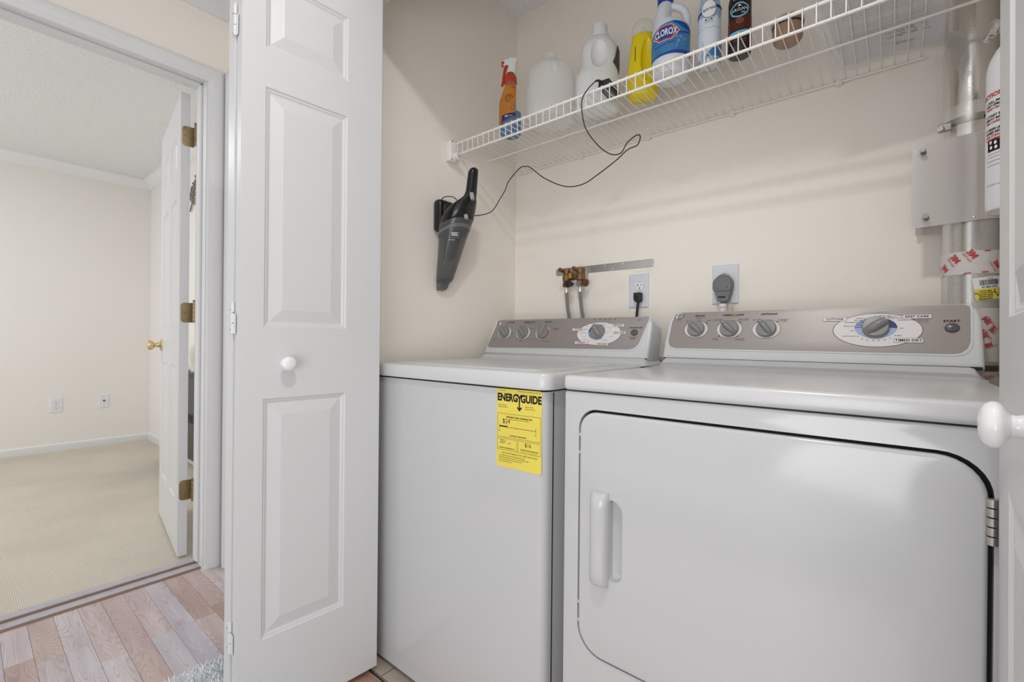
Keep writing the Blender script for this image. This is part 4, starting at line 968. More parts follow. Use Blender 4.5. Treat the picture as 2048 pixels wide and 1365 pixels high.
# dark hair oil bottle
M['dkb'] = mat('dark_brown_bottle', (.022,.007,.006), .18, var=(15,.5))
M['dkr'] = mat('dark_red_print', (.085,.012,.010), .3)
M['cyan'] = mat('sky_blue_print', (.16,.47,.66), .4)
c = (-.3185,1.3067)
so = thing('hair_oil_bottle', 'dark brown bottle with sky blue oval emblem and band', 'bottle', (*c,ZB))
obj('body', B().loft([sec_ring(c, ZB+h, r, r*.86, e=2.3) for r, h in ((.021,0),(.0255,.003),(.0275,.010),(.0278,.030),(.0278,.140),(.0260,.152),(.019,.164),(.0125,.170))]), M['dkb'], so)
obj('cap', B().loft([sec_ring(c, ZB+h, r, r) for r, h in ((.0135,.170),(.0135,.200),(.012,.203),(.004,.2035))]), M['black'], so)
def FS(u, v, d=0):
    t = u/.0278; ct, st = math.sin(t), math.cos(t); e_ = 2/2.3
    return at(c3, (.0278+d)*math.copysign(abs(ct)**e_, ct), v, -(.0239+d)*math.copysign(abs(st)**e_, st))
c3 = c
shape('label_zone', [(-.040,1.800),(.040,1.800),(.040,1.838),(-.040,1.826)], FS, .0004, M['dkr'], so, step=.003)
shape('label_band', [(-.040,1.786),(.040,1.788),(.040,1.800),(-.040,1.795)], FS, .0006, M['cyan'], so, step=.003)
blob = [(math.cos(a)*(.0225+.0016*math.sin(a*5)), math.sin(a)*(.0185+.0012*math.cos(a*4))) for a in [2*PI*i/40 for i in range(40)]]
shape('emblem', [(-.001+x, 1.8512+y) for x, y in blob], FS, .0008, M['cyan'], so, step=.003)
shape('emblem', [(-.001+x*.82, 1.8512+y*.78) for x, y in blob], FS, .0011, M['print'], so, step=.003)
text('ARGAN', FS, -.001, 1.8515, .0105, M['white'], so, d=.0016, step=.003, rot=.06, sx=.95); text('OIL', FS, .006, 1.8425, .0060, M['white'], so, d=.0016, step=.003, shear=.3)
text('HASK', FS, -.004, 1.8815, .0080, M['white'], so, d=.0008, step=.003, bold=.0004)
shape('seal', ell(.0125,1.8785,.0068,.0068,20), FS, .0010, M['lblue'], so, step=.003)
ringshape('round_mark', .000, 1.8225, .0062, .0062, .0012, FS, .0010, M['orangep'], so); ringshape('round_mark', .000, 1.8225, .0025, .0025, .0010, FS, .0010, M['orangep'], so, n=16)
shape('leaf_mark', [(-.004,1.8600),(-.001,1.8650),(.003,1.8600)], FS, .0015, M['white'], so)
for i in range(4): text('SHINE OIL 2 FL OZ', FS, .000, 1.7830-i*.0048, .0034, M['printg'] if i % 2 else M['buttong'], so, d=.0008, step=.003)

# round brush
M['tan'] = mat('tan_wood', (.36,.23,.145), .5, var=(30,.12))
M['brist'] = mat('tan_bristle', (.52,.40,.28), .7)
M['bristd'] = mat('dark_bristle', (.05,.035,.03), .7)
c = (-.2113,1.3228)
bu = thing('round_brush', 'round tan brush with stiff bristles standing on the wire shelf', 'brush', (*c,ZB))
obj('body', B().loft([sec_ring(c, ZB+h, r, r) for r, h in ((.020,0),(.027,.002),(.0318,.009),(.0335,.022),(.0338,.036),(.033,.044),(.028,.0455))]), M['tan'], bu)
bb, bd = B(), B()
for k in range(1500):
    a = random.uniform(0,2*PI); q = math.sqrt(random.uniform(.45,1))*.0335
    p = at(c, q*math.cos(a), ZB+.0435, q*math.sin(a)); l = random.uniform(.010,.019)
    tip = p+V((U(c)*math.cos(a)+D_(c)*math.sin(a)))*(q*.16*random.uniform(.2,1.5))+Z3*l+V((random.uniform(-.002,.002),random.uniform(-.002,.002),0))
    t = (tip-p).normalized(); x = t.orthogonal().normalized()*.0007; y = t.cross(x)
    (bd if k % 25 == 0 else bb).add([p+x, p-x*.5+y*.86, p-x*.5-y*.86, tip], [(0,1,3),(1,2,3),(2,0,3)])
obj('dark_ring', B().loft([sec_ring(c, ZB+h, r, r) for r, h in ((.0342,.0385),(.0347,.0405),(.0347,.0435),(.0335,.0450))]), M['bristd'], bu)
o = obj('bristles', bb, M['brist'], bu, smooth=False); o['kind'] = 'stuff'
o = obj('dark_bristles', bd, M['bristd'], bu, smooth=False); o['kind'] = 'stuff'

# papers in a clear sleeve
M['paper'] = mat('white_paper', (.90,.90,.91), .7)
nt_ = M['paper'].node_tree; tl_ = nt_.nodes.new('ShaderNodeBsdfTranslucent'); tl_.inputs[0].default_value = (.95,.95,.96,1)
mx_ = nt_.nodes.new('ShaderNodeMixShader'); mx_.inputs[0].default_value = .45
nt_.links.new(nt_.nodes['Principled BSDF'].outputs[0], mx_.inputs[1]); nt_.links.new(tl_.outputs[0], mx_.inputs[2])
nt_.links.new(mx_.outputs[0], nt_.nodes['Material Output'].inputs[0])
M['sleeve'] = mat('clear_sleeve', (.90,.90,.93), .12, alpha=.22)
pc = thing('paper_sleeve', 'printed papers in a clear plastic sleeve lying on the wire shelf', 'papers', (-.03,1.38,ZB+.001))
P00, P10, P11, P01 = V((-.160,1.215,0)), V((.080,1.255,0)), V((.090,1.560,0)), V((-.132,1.535,0))
def FP(u, v, d=0):   # u 0..1 across, v 0..1 to the back; seen from below
    a = P00.lerp(P10, u); b_ = P01.lerp(P11, u); p = a.lerp(b_, v); s = max(0, u-.80)*.055*max(0, v-.2)-max(0, u-.93)*.10*max(0, v-.55)
    return V((p.x, p.y, ZB+.0022-d+.0015*math.sin(u*7+v*4)-s*.55))
def sheet(name, u0, u1, v0, v1, d, mt, n=14):
    b_ = B(); L_ = []
    for dd_ in (d, d-.0004):
        for i in range(n+1):
            for j in range(n+1): b_.v.append(FP(u0+(u1-u0)*i/n, v0+(v1-v0)*j/n, dd_))
    k = (n+1)**2
    for i in range(n):
        for j in range(n):
            q = i*(n+1)+j; b_.f.append((q,q+1,q+n+2,q+n+1)); b_.f.append((k+q,k+q+n+1,k+q+n+2,k+q+1))
    return obj(name, b_, mt, pc)
sheet('sleeve', 0, 1, 0, 1, 0, M['sleeve']); pg = sheet('page', .10, .985, 0, .965, -.0008, M['paper'])
bt = []
for r in range(26):
    v = .06+r*.030; u = .22 if r < 17 else .50
    if r in (9, 10, 14, 17, 18, 20, 22, 23): continue
    end = .86 if r < 16 else random.uniform(.55,.84)
    while u < end:
        l = random.uniform(.015,.05); bt.append([(u,v),(min(u+l,end),v),(min(u+l,end),v+.0034),(u,v+.0034)]); u += l+.009
shape('print_lines', bt, FP, -.0003, M['printg'], pg, step=.05)['kind'] = 'stuff'
bt = []
for k in range(70):
    u, v = random.uniform(.52,.86), random.uniform(.60,.72); a = random.uniform(-.6,.9); l = random.uniform(.01,.03)
    du, dv = math.cos(a)*l, math.sin(a)*l*.7; bt.append([(u,v),(u+du,v+dv),(u+du,v+dv+.005),(u,v+.005)])
shape('handwriting', bt, FP, -.0003, M['print'], pg)['kind'] = 'stuff'
shape('arrow', [[(.60,.818),(.76,.818),(.76,.823),(.60,.823)], [(.60,.838),(.76,.838),(.76,.843),(.60,.843)], [(.57,.830),(.605,.805),(.61,.812),(.58,.830)], [(.57,.830),(.58,.830),(.61,.848),(.605,.855)]], FP, -.0003, M['print'], pg)
obj('binding', B().tube([FP(.05,v/10,.0005) for v in range(0,10)], .0022, 8), M['sleeve'], pc)

# charger brick with cord
cg = thing('charger', 'black plug-in charger on the wire shelf with thin looping cord', 'charger', (-.676,1.27,ZB))
q = Matrix.Translation((-.672,1.264,ZB+.0150)) @ Matrix.Rotation(-.06,4,'X') @ Matrix.Rotation(.05,4,'Z')
obj('brick', B().rbox((-.018,-.046,-.011),(.018,.034,.011),.004,3,q), M['blackm'], cg)
for sx_ in (-.006,.006):
    obj('prong', B().rbox((sx_-.0009,.034,-.003),(sx_+.0009,.050,.003),.0004,1,q), M['steel'], cg)
obj('label_patch', B().rbox((-.012,-.030,-.0115),(.012,.020,-.0108),.0003,1,q), M['greyp'], cg)
obj('strain_relief', B().tube([q @ V((-.005,-.046,.004)), q @ V((-.012,-.056,.006)), q @ V((-.018,-.062,.003))], lambda t: .0042-.0015*t, 10), M['blackm'], cg)
cordp = [tuple(q @ V((-.018,-.062,.003))), (-.706,1.188,1.738), (-.722,1.185,1.713),(-.725,1.19,1.677),(-.711,1.19,1.623),(-.677,1.2,1.57),(-.636,1.2,1.533),(-.605,1.205,1.529),(-.587,1.21,1.556),(-.561,1.21,1.569),(-.551,1.215,1.566),(-.561,1.22,1.546),(-.591,1.22,1.54),(-.63,1.222,1.518),(-.693,1.23,1.494),(-.751,1.24,1.48),(-.823,1.25,1.491),(-.903,1.25,1.534),(-.974,1.26,1.591),(-1.0,1.268,1.602),(-1.027,1.27,1.604),(-1.078,1.27,1.569),(-1.095,1.27,1.54),(-1.12,1.27,1.512),(-1.157,1.262,1.469),(-1.215,1.235,1.458),(-1.265,1.195,1.466)]
obj('cord', B().tube(spline(cordp,7), .00165, 8), M['blackm'], cg)

# ------------------------------------------------------------------ handheld vacuum on its wall mount
VY = 1.15
wm = thing('wall_mount', 'black charging base screwed to the closet side wall behind the vacuum', 'charger base', (XL,VY,1.44))
obj('base', B().rbox((XL+.0005,1.112,1.388),(-1.272,1.196,1.508),.016,4), M['black'], wm, ang=60)
obj('holder', B().rbox((-1.278,1.128,1.404),(-1.262,1.182,1.488),.006,3), M['blackm'], wm)
obj('cord_stub', B().tube(spline([(-1.300,1.135,1.500),(-1.290,1.150,1.522),(-1.270,1.175,1.524),(-1.255,1.185,1.508)],6), .0017, 8), M['blackm'], wm)
vc = thing('handheld_vacuum', 'black handheld vacuum with smoked dust bowl hanging on the closet side wall', 'vacuum', (-1.21,VY,1.2))
def vring(x, z, dx, dy, n=28, e=2.3, tx=0.0):
    out = []
    for j in range(n):
        t = 2*PI*j/n; ct, st = math.cos(t), math.sin(t)
        a = dx*math.copysign(abs(ct)**(2/e), ct); b_ = dy*math.copysign(abs(st)**(2/e), st)
        out.append(V((x+a, VY+b_, z+a*tx)))
    return out
# (x, z, half depth x, half width y)
VB = [(-1.262,1.358,.055,.050),(-1.243,1.372,.056,.053),(-1.2235,1.412,.060,.057),(-1.2165,1.438,.061,.057),(-1.205,1.459,.056,.053),(-1.187,1.4745,.045,.043),(-1.170,1.487,.031,.031),(-1.156,1.500,.022,.023),(-1.150,1.516,.0185,.020),(-1.146,1.545,.0175,.019),(-1.1425,1.570,.017,.018),(-1.141,1.583,.0165,.0175),(-1.141,1.590,.012,.013),(-1.141,1.592,.004,.004)]
VB = [(-1.230,1.402,.0580,.0540)]+VB[2:]
bod = obj('motor_body', B().loft([vring(*q, tx=.28) for q in VB]), M['black'], vc, ang=60)
BW = [(-1.2890,1.201,.013,.020),(-1.2870,1.204,.023,.029),(-1.2835,1.213,.027,.033),(-1.2690,1.262,.035,.039),(-1.2475,1.335,.046,.047),(-1.2310,1.395,.0585,.0550),(-1.2285,1.405,.0600,.0562),(-1.2250,1.418,.0600,.0565)]
bw = obj('dust_bowl', B().loft([vring(*q, tx=.28) for q in BW]), M['smoke'], vc, ang=60)
obj('filter', B().loft([vring(*q, tx=.28) for q in ((-1.262,1.290,.018,.020),(-1.245,1.345,.026,.028),(-1.235,1.388,.044,.044),(-1.232,1.400,.045,.045))]), M['blackm'], vc)
obj('bowl_rim', B().loft([vring(*q, tx=.28) for q in ((-1.2365,1.377,.0565,.0535),(-1.2335,1.388,.0590,.0558))]), mat('smoke_band', (.16,.165,.17), .3), bw)
obj('nozzle', B().loft([[V((x+sx_*dx, VY+sy_*dy, z+.28*sx_*dx)) for sx_, sy_ in ((-1,-1),(1,-1),(1,1),(-1,1))] for x, z, dx, dy in ((-1.3005,1.177,.0095,.017),(-1.2960,1.190,.0105,.020),(-1.2880,1.212,.012,.022))]), mat('grey_nozzle', (.13,.135,.14), .4), vc)
hs = []
# grey buttons on the front edge
def vbut(x, z, hh, nm):
    qx = Matrix.Translation((x, VY-.010, z)) @ Matrix.Rotation(-.2,4,'Y') @ Matrix.Rotation(.55,4,'Z')
    obj(nm, B().rbox((-.007,-.009,-hh),(.007,.009,hh),.004,3,qx), M['buttong'], vc, ang=60)
vbut(-1.1355,1.492,.0130,'power_switch'); vbut(-1.1640,1.425,.0085,'release_button')
FV = PF((-1.2085,VY-.0400,1.362), V((.72,.69,0)), V((.14,-.10,1)))
sq = shape('logo_box', rr(-.0035,-.010,.0285,.009,.002), FV, .0042, M['buttong'], bw); shape('logo_box', rr(-.0025,-.009,.0275,.008,.0015), FV, .0046, M['blackm'], bw)
text('BLACK+\nDECKER', FV, .0125, .0030, .0070, M['white'], bw, d=.0052, bold=.0002, sx=.85); text('dustbuster', FV, .004, -.0165, .0052, M['white'], bw, d=.0046)

# ------------------------------------------------------------------ supply valves, outlets, plugs on the back wall
va = thing('supply_valve', 'brass water supply valves on a steel strip screwed to the back wall', 'valve', (-.98,YB,1.25))
FBk = PF((0,YB,0), X3, Z3)
mp_ = obj('mounting_strip', plate([rr(-1.092,1.2625,-.669,1.2905,.006)], .0012, .0004, lambda u, v, d=0: FBk(u, v, d+.003)), M['steel'], va)
for u, v in ((-1.0835,1.2675),(-1.015,1.278),(-.866,1.2828),(-.677,1.2705),(-.945,1.272)):
    obj('screw', B().lathe([(0,0),(.0052,0),(.004,.0022),(0,.003)], FBk(u,v,.003), (0,-1,0), 12), M['chrome'], mp_)
for u, v in ((-.79,1.284),(-.83,1.269),(-.94,1.2655)):
    shape('slot_hole', ell(u,v,.0028,.0028,12), FBk, .0034, M['white'], mp_)
obj('bracket', B().rbox((-.958,1.577,1.236),(-.938,1.598,1.285),.002,1), M['steel'], va)
vbo = []
for k, vx in enumerate((-1.0147,-.9515)):
    Yv = 1.560
    vb = obj('valve_body', B().lathe([(0,0),(.012,0),(.0125,.006),(.0165,.010),(.0172,.026),(.0150,.032),(.0125,.036),(.0145,.044),(.0145,.056),(.009,.060),(0,.0605)], (vx,Yv,1.222), (0,0,1), 18), M['copper'], va)
    obj('stem', B().lathe([(0,0),(.0095,0),(.0095,.012),(.0075,.014),(.0075,.028),(.0085,.029),(.0085,.036),(.003,.037),(0,.037)], (vx-.003,Yv-.004,1.268), (-.15,-1,.15), 14), M['copper'], vb)
    obj('inlet', B().lathe([(0,0),(.010,0),(.010,.040),(0,.040)], (vx,Yv,1.262), (0,1,0), 12), M['copper'], vb)
    obj('hex_nut', B().lathe([(0,0),(.0165,0),(.0175,.002),(.0175,.015),(.0165,.0175),(0,.0175)], (vx,Yv,1.2075), (0,0,1), 6), M['copper'] if k == 0 else mat('dull_nickel', (.46,.40,.34), .35, .8), vb, ang=20)
obj('cross_link', B().lathe([(0,0),(.0105,0),(.0105,.016),(.0135,.018),(.0135,.034),(.0105,.036),(.0105,.062),(0,.062)], (-1.0140,1.558,1.2445), (1,0,0), 14), M['copper'], va)
obj('tag', B().rbox((-.993,1.540,1.239),(-.982,1.546,1.259),.001,1), mat('yellow_tag', (.45,.30,.05), .5), va)
for x, a in ((-.9955,-.35),(-.9820,.1)):
    q = Matrix.Translation((x,1.535,1.2155)) @ Matrix.Rotation(.6,4,'Y') @ Matrix.Rotation(a,4,'Z')
    obj('lever', B().rbox((-.010,-.012,-.008),(.010,.012,.008),.0035,2,q), M['blackm'], va)
obj('side_cap', B().lathe([(0,0),(.008,0),(.011,.004),(.011,.012),(.0145,.014),(.0145,.019),(.008,.022),(0,.022)], (-.939,1.560,1.221), (1,-.3,-.25), 14), mat('rust_plastic', (.15,.045,.02), .5), va)
for k, (pts, lb_) in enumerate(((((-1.0147,1.560,1.2085),(-1.0135,1.560,1.17),(-1.008,1.560,1.12),(-1.000,1.560,1.08),(-.985,1.545,1.00),(-.975,1.54,.90)), 'left'), (((-.9515,1.560,1.2085),(-.950,1.560,1.17),(-.944,1.560,1.12),(-.937,1.560,1.08),(-.925,1.545,1.00),(-.92,1.54,.90)), 'right'))):
    ho = thing('supply_hose', f'braided steel supply hose under the {lb_} brass valve', 'hose', pts[0], 'braided water hoses below the valves')
    obj('braid', B().tube(spline(pts,8), .0072, 12), M['hose'], ho)
    obj('ferrule', B().lathe([(0,0),(.0080,0),(.0085,.003),(.0085,.020),(.007,.022),(0,.022)], V(pts[0])-Z3*.0235, (0,0,1), 14), M['chrome'], ho)

def wallplate(name, label, x0, x1, z0, z1, F=FBk, mt=None):
    mid = F((x0+x1)/2,(z0+z1)/2,0); t = thing(name, label, 'outlet', mid)
    b_ = B(); rings = []
    for o, d in ((0,.0004),(0,.002),(.003,.0048),(.006,.0055)):
        rings.append([F(x0+o,z0+o,d), F(x1-o,z0+o,d), F(x1-o,z1-o,d), F(x0+o,z1-o,d)])
    obj('cover_plate', b_.loft(rings), mt or M['plwd'], t, smooth=False); return t
def receptacle(t, F, u, v, r=.0165, twenty=True, s=1.0):
    o = obj('receptacle', plate([[(u+x*s, v+z*s) for x, z in ell(0,0,.0172,.0172,40) if abs(z) < .0145]], .0012, .0004, lambda a, b_, d=0: F(a, b_, d+.0072)), M['plw'], t)
    ringshape('receptacle_gap', u, v, .0176*s, .0156*s, .0010*s, F, .0057, M['printg'], o)
    for x, h in ((-.0063,.0035),(.0063,.0028)):
        shape('slot', [(u+(x-.0011)*s,v+(.0035-h)*s),(u+(x+.0011)*s,v+(.0035-h)*s),(u+(x+.0011)*s,v+(.0035+h)*s),(u+(x-.0011)*s,v+(.0035+h)*s)], F, .0075, M['dark'], o)
    if twenty: shape('slot', [(u-.0100*s,v+.0026*s),(u-.0063*s,v+.0026*s),(u-.0063*s,v+.0044*s),(u-.0100*s,v+.0044*s)], F, .0075, M['dark'], o)
    shape('slot', ell(u,v-.0075*s,.0024*s,.0026*s,14), F, .0075, M['dark'], o)
o1 = wallplate('wall_outlet', 'white outlet plate on the back wall with a black plug in it', -.762, -.686, 1.1145, 1.2385)
receptacle(o1, FBk, -.7195, 1.1945)
receptacle(o1, FBk, -.7195, 1.1560)
obj('plate_screw', B().lathe([(0,0),(.0028,0),(.002,.0012),(0,.0014)], FBk(-.7195,1.1755,.0055), (0,-1,0), 10), M['plw'], o1)
pc2 = thing('power_cord', 'black power cord plugged into the lower socket behind the washer', 'power cord', (-.718,1.575,1.15))
pl = [(-.7345,1.1345+.004),(-.728,1.1330),(-.7080,1.1330),(-.7020,1.1390),(-.7020,1.1635),(-.7040,1.1680),(-.7345,1.1680)]
pl = [(-.7335,1.1440),(-.7290,1.1370),(-.7220,1.1335),(-.7130,1.1335),(-.7070,1.1380),(-.7055,1.1450),(-.7055,1.1660),(-.7080,1.1690),(-.7335,1.1690)]
obj('plug', plate([pl], .011, .003, lambda u, v, d=0: FBk(u, v, d+.0295), 2), M['blackm'], pc2)
obj('plug_boss', B().lathe([(0,0),(.0055,0),(.004,.002),(0,.0022)], FBk(-.7200,1.150,.0293), (0,-1,0), 14), M['black'], pc2)
obj('cord', B().tube(spline([(-.7190,1.582,1.138),(-.7200,1.580,1.118),(-.7220,1.578,1.09),(-.7260,1.572,1.02),(-.735,1.56,.92)],8), .0048, 10), M['blackm'], pc2)
o2 = wallplate('dryer_outlet', 'large white outlet plate on the back wall holding a grey plug', -.4655, -.3845, 1.1155, 1.2445)
o2['label'] = 'large white outlet plate with the fat grey dryer plug'
obj('socket_face', B().lathe([(0,0),(.026,0),(.026,.002),(0,.0022)], FBk(-.425,1.18,.0054), (0,-1,0), 30), M['plw'], o2)
dp = thing('dryer_plug', 'grey heavy dryer plug and cord above the dryer console', 'plug', (-.425,1.57,1.17))
pl = [(-.4520,1.158),(-.4470,1.1535),(-.4060,1.1535),(-.3990,1.158),(-.3965,1.166),(-.3965,1.186),(-.4000,1.194),(-.4120,1.2055),(-.4190,1.2085),(-.4290,1.2085),(-.4360,1.2055),(-.4500,1.193),(-.4535,1.186),(-.4545,1.166)]
ho_ = obj('plug_body', plate([pl], .016, .004, lambda u, v, d=0: FBk(u, v, d+.0425), 3), M['greyp'], dp)
obj('plug_neck', B().loft([[FBk(x,z,.0120), FBk(x2,z,.0120), FBk(x2,z,.0400), FBk(x,z,.0400)] for z, x, x2 in ((1.1225,-.4380,-.4110),(1.1240,-.4395,-.4095),(1.1480,-.4470,-.4020),(1.1560,-.4480,-.4010))]), M['greyp'], dp, ang=20)
obj('neck_slot', B().rbox((-.4370,YB-.0408,1.1335),(-.4150,YB-.0398,1.1385),.0003,1), M['dark'], dp)
obj('pull_ring', B().tube([FBk(-.4175+.0215*math.cos(a),1.1855+.024*math.sin(a),.044+.004*math.sin(a)) for a in [math.radians(-15+i*11) for i in range(12)]], .0009, 6), M['greyp'], dp)
for x in (-.438,-.410): obj('screw', B().lathe([(0,0),(.0025,0),(.002,.0006),(0,.0008)], FBk(x,1.167 if x > -.42 else 1.164,.0425), (0,-1,0), 10), M['knobd'], dp)
obj('cord', B().tube(spline([(-.4245,1.575,1.124),(-.4250,1.574,1.10),(-.4260,1.568,1.02),(-.43,1.55,.92)],8), .0085, 12), M['greyp'], dp)
lbw = obj('cord_label', B().lathe([(0,0),(.0115,0),(.0115,.030),(0,.030)], (-.4255,1.574,1.085), (0,0,1), 16), M['white'], dp)
shape('cord_label_flag', rr(-.427,1.086,-.399,1.1155,.001), FBk, .0200, mat('cream_label', (.62,.55,.46), .6), dp)
text('WARNING', CF((-.4255,1.574), .0116, toward((-.4255,1.574))), -.003, 1.1035, .0040, M['print'], lbw, d=.0003)

# bedroom outlets
FFar = PF((XFAR,0,0), Y3, Z3)
b1 = wallplate('bedroom_outlet', 'white duplex outlet plate low on the far bedroom wall', .488, .570, .337, .468, FFar, M['plw'])
receptacle(b1, FFar, .5295, .4235, twenty=False, s=1.15); receptacle(b1, FFar, .5295, .3825, twenty=False, s=1.15)
b2 = wallplate('cable_plate', 'white cable jack plate right of the bedroom outlet', .803, .875, .346, .466, FFar, M['plw'])
obj('jack', B().lathe([(0,0),(.0085,0),(.0085,.005),(.005,.006),(.005,.012),(0,.012)], FFar(.839,.412,.005), (1,0,0), 12), M['greyp'], b2)
for z in (.448,.372): obj('screw', B().lathe([(0,0),(.004,0),(.003,.0014),(0,.0018)], FFar(.839,z,.0055), (1,0,0), 10), M['steel'], b2)

# ------------------------------------------------------------------ vent pipe
PCx, PCy, PR = .137, 1.535, .0500
vp = thing('vent_pipe', 'round metal vent pipe rising in the right corner behind the dryer', 'pipe', (PCx,PCy,0))
def pipe_sec(r, seam=True, n=64):
    out = []
    for j in range(n):
        a = 2*PI*j/n; k = 0
        for s0, w_, h in ((-1.86,.10,-.0030),(-1.98,.06,.0018)) if seam else ():
            t = (a-PI*2 if a > PI else a)
            if abs(t-s0) < w_: k += h*math.cos((t-s0)/w_*PI/2)
        out.append((PCx+(r+k)*math.cos(a), PCy+(r+k)*math.sin(a)))
    return out
obj('lower_pipe', B().loft([[V((x,y,z)) for x, y in pipe_sec(PR)] for z in (.05,1.30)]), M['galv'], vp, ang=60)
obj('upper_pipe', B().loft([[V((x,y,z)) for x, y in pipe_sec(PR-.001, False)] for z in (1.28,ZC-.0005)]), M['galvu'], vp, ang=60)
def arc_strip(r, t, z0, z1, a0, a1, n=28, dz=0.0):
    rings = []
    for i in range(n+1):
        a = a0+(a1-a0)*i/n; cx_, sn_ = math.cos(a), math.sin(a)
        rings.append([V((PCx+q*cx_, PCy+q*sn_, z)) for q, z in ((r,z0),(r+t,z0),(r+t,z1),(r,z1))])
    return B().loft(rings)
obj('sleeve', arc_strip(PR-.0005,.0012,1.46,1.553,-PI*.98,-PI*.22), M['galvs'], vp, ang=60)
# bolted two-flange collar
t_ = .0012; path = [(.030,1.4745),(.080,1.4770),(.118,1.4815)]+[(PCx+(PR+.0022)*math.cos(a), PCy+(PR+.0022)*math.sin(a)) for a in [-PI/2-.1+i*(PI+.1)/24 for i in range(25)]]+[(.085,1.583),(.040,1.578)]
def strip(path, t, z0f, z1f):
    rings = []
    for i, p in enumerate(path):
        a, b_ = path[max(i-1,0)], path[min(i+1,len(path)-1)]; dx, dy = b_[0]-a[0], b_[1]-a[1]; l = math.hypot(dx,dy); nx, ny = dy/l*t, -dx/l*t
        rings.append([V((p[0],p[1],z0f(p))), V((p[0]+nx,p[1]+ny,z0f(p))), V((p[0]+nx,p[1]+ny,z1f(p))), V((p[0],p[1],z1f(p)))])
    return B().loft(rings)
cl_ = obj('flange_plate', strip(path, t_, lambda p: 1.2700+.05*(p[0]-.03), lambda p: 1.4665+.10*(p[0]-.03)), M['sheet'], vp, ang=50)
for x, z in ((.050,1.449),(.056,1.291)):
    b_ = obj('bolt', B().lathe([(0,0),(.0062,0),(.0062,.0012),(.0048,.0016),(.0048,.006),(0,.006)], (x,1.4745,z), (0,-1,0), 14), M['boltm'], cl_)
    obj('bolt_shank', B().tube([(x,1.57,z),(x-.001,1.455,z+.0015)], .0032, 10), M['steel'], b_)
    obj('nut', B().lathe([(0,0),(.0062,0),(.0062,.006),(0,.006)], (x-.0012,1.4595,z+.0016), (-.1,-1,.1), 6), M['boltm'], b_, ang=20)
for z in (1.2835,): obj('rivet', B().lathe([(0,0),(.003,0),(.002,.0015),(0,.002)], (PCx+.001,PCy-PR-.0034,z), (0,-1,0), 10), M['chrome'], cl_)
cm = obj('band_clamp', arc_strip(PR+.0008,.0016,1.506,1.522,-PI*.93,PI*.4), mat('zinc_band', (.42,.41,.38), .35, .9), vp, ang=60)
obj('clamp_lug', B().rbox((.076,1.486,1.4955),(.100,1.497,1.5135),.002,1, None), M['steel'], cm)
obj('clamp_screw', B().lathe([(0,0),(.006,0),(.007,.002),(.007,.008),(.004,.009),(.004,.024),(0,.024)], (.079,1.478,1.500), (.3,1,.1), 10), M['steel'], cm)
obj('clamp_slot', arc_strip(PR+.0025,.0006,1.508,1.514,-PI*.40,-PI*.12), M['dark'], cm)
M['tape'] = mat('clear_white_tape', (.74,.71,.68), .35, alpha=.88)
FT = CF((PCx,PCy), PR+.0022, toward((PCx,PCy)))
def tape(z0, z1, r=PR+.0012):
    return obj('tape', arc_strip(r,.0005,z0,z1,-PI*1.05,PI*.25), M['tape'], vp, ang=60)
tp = tape(1.1535,1.2065)
for u, z, s in ((-.0500,1.172,.0150),(-.0260,1.1905,.0165),(.0030,1.1985,.0170),(.0500,1.174,.0150)):
    text('3M', FT, u, z, s, M['redp'], tp, d=.0008, bold=.0007, rot=-.95, step=.004)
    text('3350 tape', FT, u-.0085, z-.0065, .0068, M['redp'], tp, d=.0008, rot=-.95, step=.004)
for u, z in ((-.004,1.1550),(.030,1.2045),(.026,1.1560)):
    shape('print_dash', [(u-.006,z-.001),(u+.006,z-.0005),(u+.006,z+.002),(u-.006,z+.0015)], FT, .0008, M['redp'], tp, step=.004)
tp2 = tape(.952,1.074)
for u, z, s, ro in ((.0300,1.046,.0150,2.2),(.0240,1.015,.0165,2.1),(.0420,1.026,.013,.9),(.034,.990,.012,.4)):
    text('3M', FT, u, z, s, M['redp'], tp2, d=.0008, bold=.0007, rot=ro, step=.004)
    text('3350 tape', FT, u+.009, z-.002, .0062, M['redp'], tp2, d=.0008, rot=ro, step=.004)
obj('worm_clamp', arc_strip(PR+.0022,.0014,.930,.944,-PI*1.05,PI*.3), mat('worm_band', (.25,.235,.21), .4, .8), vp, ang=60)
for i in range(24):
    u = -.03+i*.0036; shape('clamp_thread', [(u,.9315),(u+.0013,.9315),(u+.0013,.9425),(u,.9425)], FT, .0019, M['dark'], vp)
tp3 = tape(.86,.930)
text('3M 3350 tape', FT, .040, .918, .012, M['redp'], tp3, d=.0008, rot=.25, step=.004)
rot_ = .12
def FTag(u, v, d=0): return FT(.0335+u*math.cos(rot_)-v*math.sin(rot_), 1.1195+u*math.sin(rot_)+v*math.cos(rot_), d)
tg = shape('caution_label', rr(-.027,-.026,.027,.026,.003), FTag, .0010, M['white'], vp, step=.004)
shape('label_band', rr(-.0265,-.0255,.0265,.000,.001), FTag, .0014, M['yellow'], tg, step=.004)
x = -.016
bars = []
while x < .022:
    w_ = random.choice((.0005,.0009,.0014)); bars.append([(x,.0075),(x+w_,.0075),(x+w_,.0195),(x,.0195)]); x += w_+random.choice((.0006,.0011))
shape('barcode', bars, FTag, .0016, M['print'], tg)['kind'] = 'stuff'
text('30GA PIPE 24', FTag, .002, .0037, .0055, M['print'], tg, d=.0017, rot=PI, bold=.0001, step=.004); text('0 46158', FTag, .003, .0220, .0036, M['print'], tg, d=.0017)
text('CAUTION', FTag, -.009, -.0228, .0056, M['print'], tg, d=.0018, rot=PI, bold=.0002, step=.004)
for i, s_ in enumerate(('SHARP EDGES','WEAR GLOVES','HANDLE WITH CARE','KEEP AWAY')): text(s_, FTag, -.008, -.0180+i*.0042, .0040, M['print'], tg, d=.0018, rot=PI, bold=.0001, step=.004)
